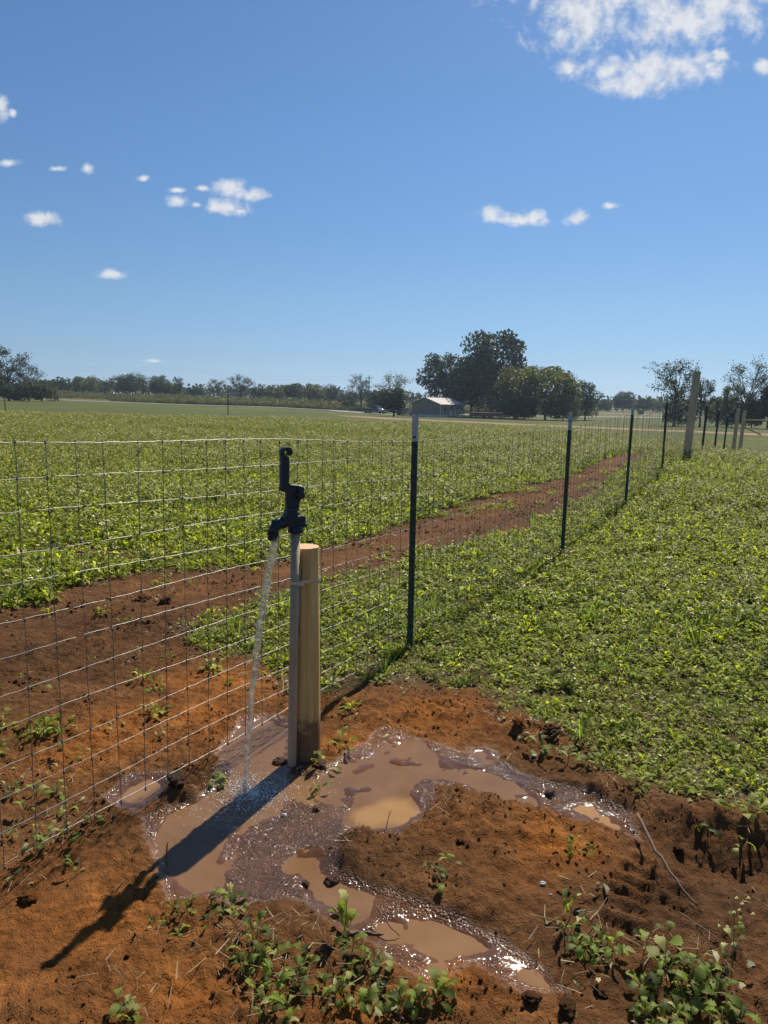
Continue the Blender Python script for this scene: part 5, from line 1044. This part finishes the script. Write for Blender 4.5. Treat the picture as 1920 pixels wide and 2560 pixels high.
weed(1790, 2470, .04, 5, 'second thin flowering stem at the lower right edge', height=.8, flowers=3)
patch([(1600, 2480), (1650, 2460), (1700, 2490), (1750, 2470), (1640, 2530), (1690, 2550), (1740, 2530), (1790, 2520), (1720, 2440), (1610, 2550), (1800, 2565), (1850, 2560), (1670, 2590)], .048, 10, 'broad-leaved weed in the lower right clump', 'weeds in the lower right clump')
weed(860, 2345, .07, 7, 'upright bright lobed weed right above the centre weed patch', height=.35, elev=(35, 80))
weed(640, 2365, .055, 7, 'upright lobed weed in the middle of the lower left weed patch', height=.3, elev=(30, 75))
patch([(880, 2400), (920, 2420), (950, 2440), (870, 2450), (830, 2470), (900, 2480), (950, 2500), (1000, 2520), (1060, 2490), (1090, 2510), (1110, 2480), (1050, 2530), (850, 2520), (800, 2500), (900, 2540)], .045, 8, 'lobed weed in the patch at the bottom centre edge', 'weeds at the bottom centre')
patch([(620, 2400), (650, 2430), (600, 2440), (680, 2470), (640, 2490), (700, 2500), (740, 2470), (720, 2540), (660, 2540), (760, 2420), (690, 2400)], .042, 8, 'weed in the patch left of the bottom centre', 'weeds left of bottom centre')
patch([(430, 2290), (480, 2270), (540, 2265), (580, 2260), (390, 2330), (450, 2340), (520, 2320), (560, 2300), (600, 2300), (470, 2300)], .036, 5, 'small weed on the muddy edge below the left puddle', 'weeds below the left puddle')
patch([(300, 2540), (330, 2545)], .045, 7, 'pale weed at the bottom edge on the orange clay', 'weeds on the orange clay')
patch([(40, 1975), (90, 1990), (140, 1985), (60, 2040), (120, 2040), (170, 2030), (30, 2090), (100, 2090), (160, 2080), (200, 2110), (170, 2150), (80, 2140), (190, 2180), (230, 2060)], .042, 5, 'trampled weed at the fence foot on the left', 'weeds at the fence foot')
patch([(90, 1835), (140, 1890), (200, 1900), (205, 1895), (100, 1720), (300, 1560), (340, 1640), (240, 1640), (60, 1700)], .04, 4, 'scattered weed on bare soil behind the fence', 'weeds behind the fence')
weed(800, 1975, .045, 5, 'small green weed at the puddle edge right of the hydrant', height=.15)
weed(540, 1955, .06, 6, 'small weed floating at the puddle edge left of the hydrant', height=.05, elev=(-5, 20))
patch([(1420, 1905), (1460, 1915), (1500, 1900), (1350, 1890), (1480, 1930)], .06, 6, 'pale weed on bare soil above the right puddles', 'weeds above the puddles')
weed(1770, 2085, .06, 4, 'drooping leaves hanging over the dark rut at the right edge', height=.2, elev=(-30, 10))
weed(1850, 2110, .06, 4, 'leafy twig hanging into the dark rut at the right edge', height=.2, elev=(-30, 10))

# ------------------------------------------------------------------ clods, stones, twigs
def clod(px, py, r_, label, mat='clod', seed=0, flat=.5):
    p = gp(px, py, 0); me = rock_mesh('dirt_clod', 300 + seed, 4, .75, flat); me.materials.append(MT[mat]); o = tag(link('dirt_clod', me), label, 'dirt clod'); o.scale = (r_, r_ * .9, r_); o.location = (p[0], p[1], gz1(p[0], p[1]) + r_ * .45); o.rotation_euler = (rl.uniform(-.3, .3), rl.uniform(-.3, .3), rl.uniform(0, 6))
CL = [(1375, 1845, .038, 'largest upright dirt clod at the crop margin', 'clod'), (1295, 1835, .026, 'rounded orange clod left of the largest clod', 'clod_orange'), (1448, 1868, .020, 'low clod right below the largest clod', 'clod'), (445, 1985, .028, 'dark wet clod at the fence foot beside the puddle', 'clod_wet'),
      (828, 2195, .020, 'wet dark clod at the edge of the narrow channel', 'clod_wet'), (765, 2205, .010, 'small wet clod standing in the narrow channel', 'clod_wet'), (700, 1900, .022, 'muddy clod against the left of the pipe foot', 'clod_wet'), (800, 1912, .018, 'muddy clod at the right foot of the wooden post', 'clod_wet'),
      (1375, 1985, .016, 'dark lump between two small puddles on the right', 'clod_wet'), (1150, 2120, .012, 'brown clod on the mound above the lone weed', 'clod'), (360, 1500, .040, 'round clod in the tilled strip behind the fence', 'clod'), (415, 1505, .036, 'largest clod of the tilled strip behind the fence', 'clod'),
      (70, 2245, .022, 'pale clod on orange soil at the left edge', 'clod_orange'), (790, 2020, .012, 'dark wet lump left of the tan puddle', 'clod_wet'), (1700, 2105, .016, 'clod fallen into the dark rut', 'clod'), (1330, 2500, .018, 'brown clod at the bottom edge right of the orange clay', 'clod'), (1420, 2530, .020, 'clod at the bottom edge near the right weeds', 'clod'), (1500, 2480, .016, 'clod in the hollow left of the lower right weeds', 'clod')]
for i, c in enumerate(CL): clod(c[0], c[1], c[2], c[3], c[4], i)
for i, (a, b, r_, lab) in enumerate([(1355, 2228, .009, 'small white stone on the brown mound'), (1375, 2250, .004, 'tiny white pebble below the white stone'), (710, 2035, .010, 'yellowish stone in the wet mud left of the tan puddle'), (1335, 1890, .011, 'pale stone above the right puddles')]):
    p = gp(a, b, 0); me = rock_mesh('stone', 500 + i, 2, .5, .6); me.materials.append(MT['stone']); o = tag(link('stone', me), lab, 'stone'); o.scale = (r_, r_ * .8, r_); o.location = (p[0], p[1], gz1(p[0], p[1]) + r_ * .4)
def twig(pts, r_, label, lift=.006):
    P = []
    for (a, b, h) in pts: p = gp(a, b, h); P.append((p[0], p[1], (gz1(p[0], p[1]) if h == 0 else h) + lift))
    C_ = catmull(P, 5); o = MB().tube([c + Vector((rl.uniform(-1, 1), rl.uniform(-1, 1), rl.uniform(-1, 1))) * r_ * .5 for c in C_], [r_ * (1 - .6 * i / len(C_)) for i in range(len(C_))], 6).build('twig', MT['twig']); return tag(o, label, 'twig')
twig([(1590, 2040, .06), (1640, 2130, .05), (1700, 2220, .03), (1745, 2280, 0)], .006, 'long brown stick lying across the tyre tracks')
twig([(418, 2165, 0), (415, 2140, .03), (420, 2112, .065)], .004, 'short dark stick standing in the left puddle')
twig([(860, 2350, 0), (900, 2338, 0), (960, 2325, 0)], .006, 'wet stick lying below the narrow channel')
twig([(940, 2270, .03), (975, 2320, .01), (1000, 2335, 0)], .0025, 'thin forked twig in the muddy channel')
twig([(940, 2480, 0), (980, 2520, 0), (1010, 2560, 0)], .005, 'brown stalk in the bottom centre weeds')
twig([(740, 2370, 0), (790, 2330, 0)], .003, 'thin dry stalk above the bottom centre weeds')
twig([(965, 2070, 0), (972, 2045, .02), (978, 2030, .05)], .0018, 'thin forked stalk standing at the tan puddle edge')
twig([(1700, 2290, 0), (1790, 2370, 0), (1880, 2440, 0)], .0022, 'long thin stalk on bare soil at the right')
twig([(1390, 1700, 0), (1410, 1580, .18), (1412, 1530, .24)], .0022, 'thin dry stalk standing in the right field')
twig([(150, 2090, 0), (230, 2020, .02)], .003, 'stalk leaning at the fence foot')
twig([(270, 2250, 0), (310, 2200, 0)], .002, 'straw-thin twig left of the post shadow')

# ------------------------------------------------------------------ air
hm, ht, ho = new_mat('haze_air'); pv = N(ht, 'ShaderNodeVolumePrincipled', inp={'Color': (0.66, 0.82, 1.0, 1), 'Density': 0.00028, 'Anisotropy': 0.3}); ht.links.new(pv.outputs[0], ho.inputs['Volume'])
hb = MB().box(-4600, 4600, -1200, 5200, -6, 26).build('haze', hm); tag(hb, kind='stuff')
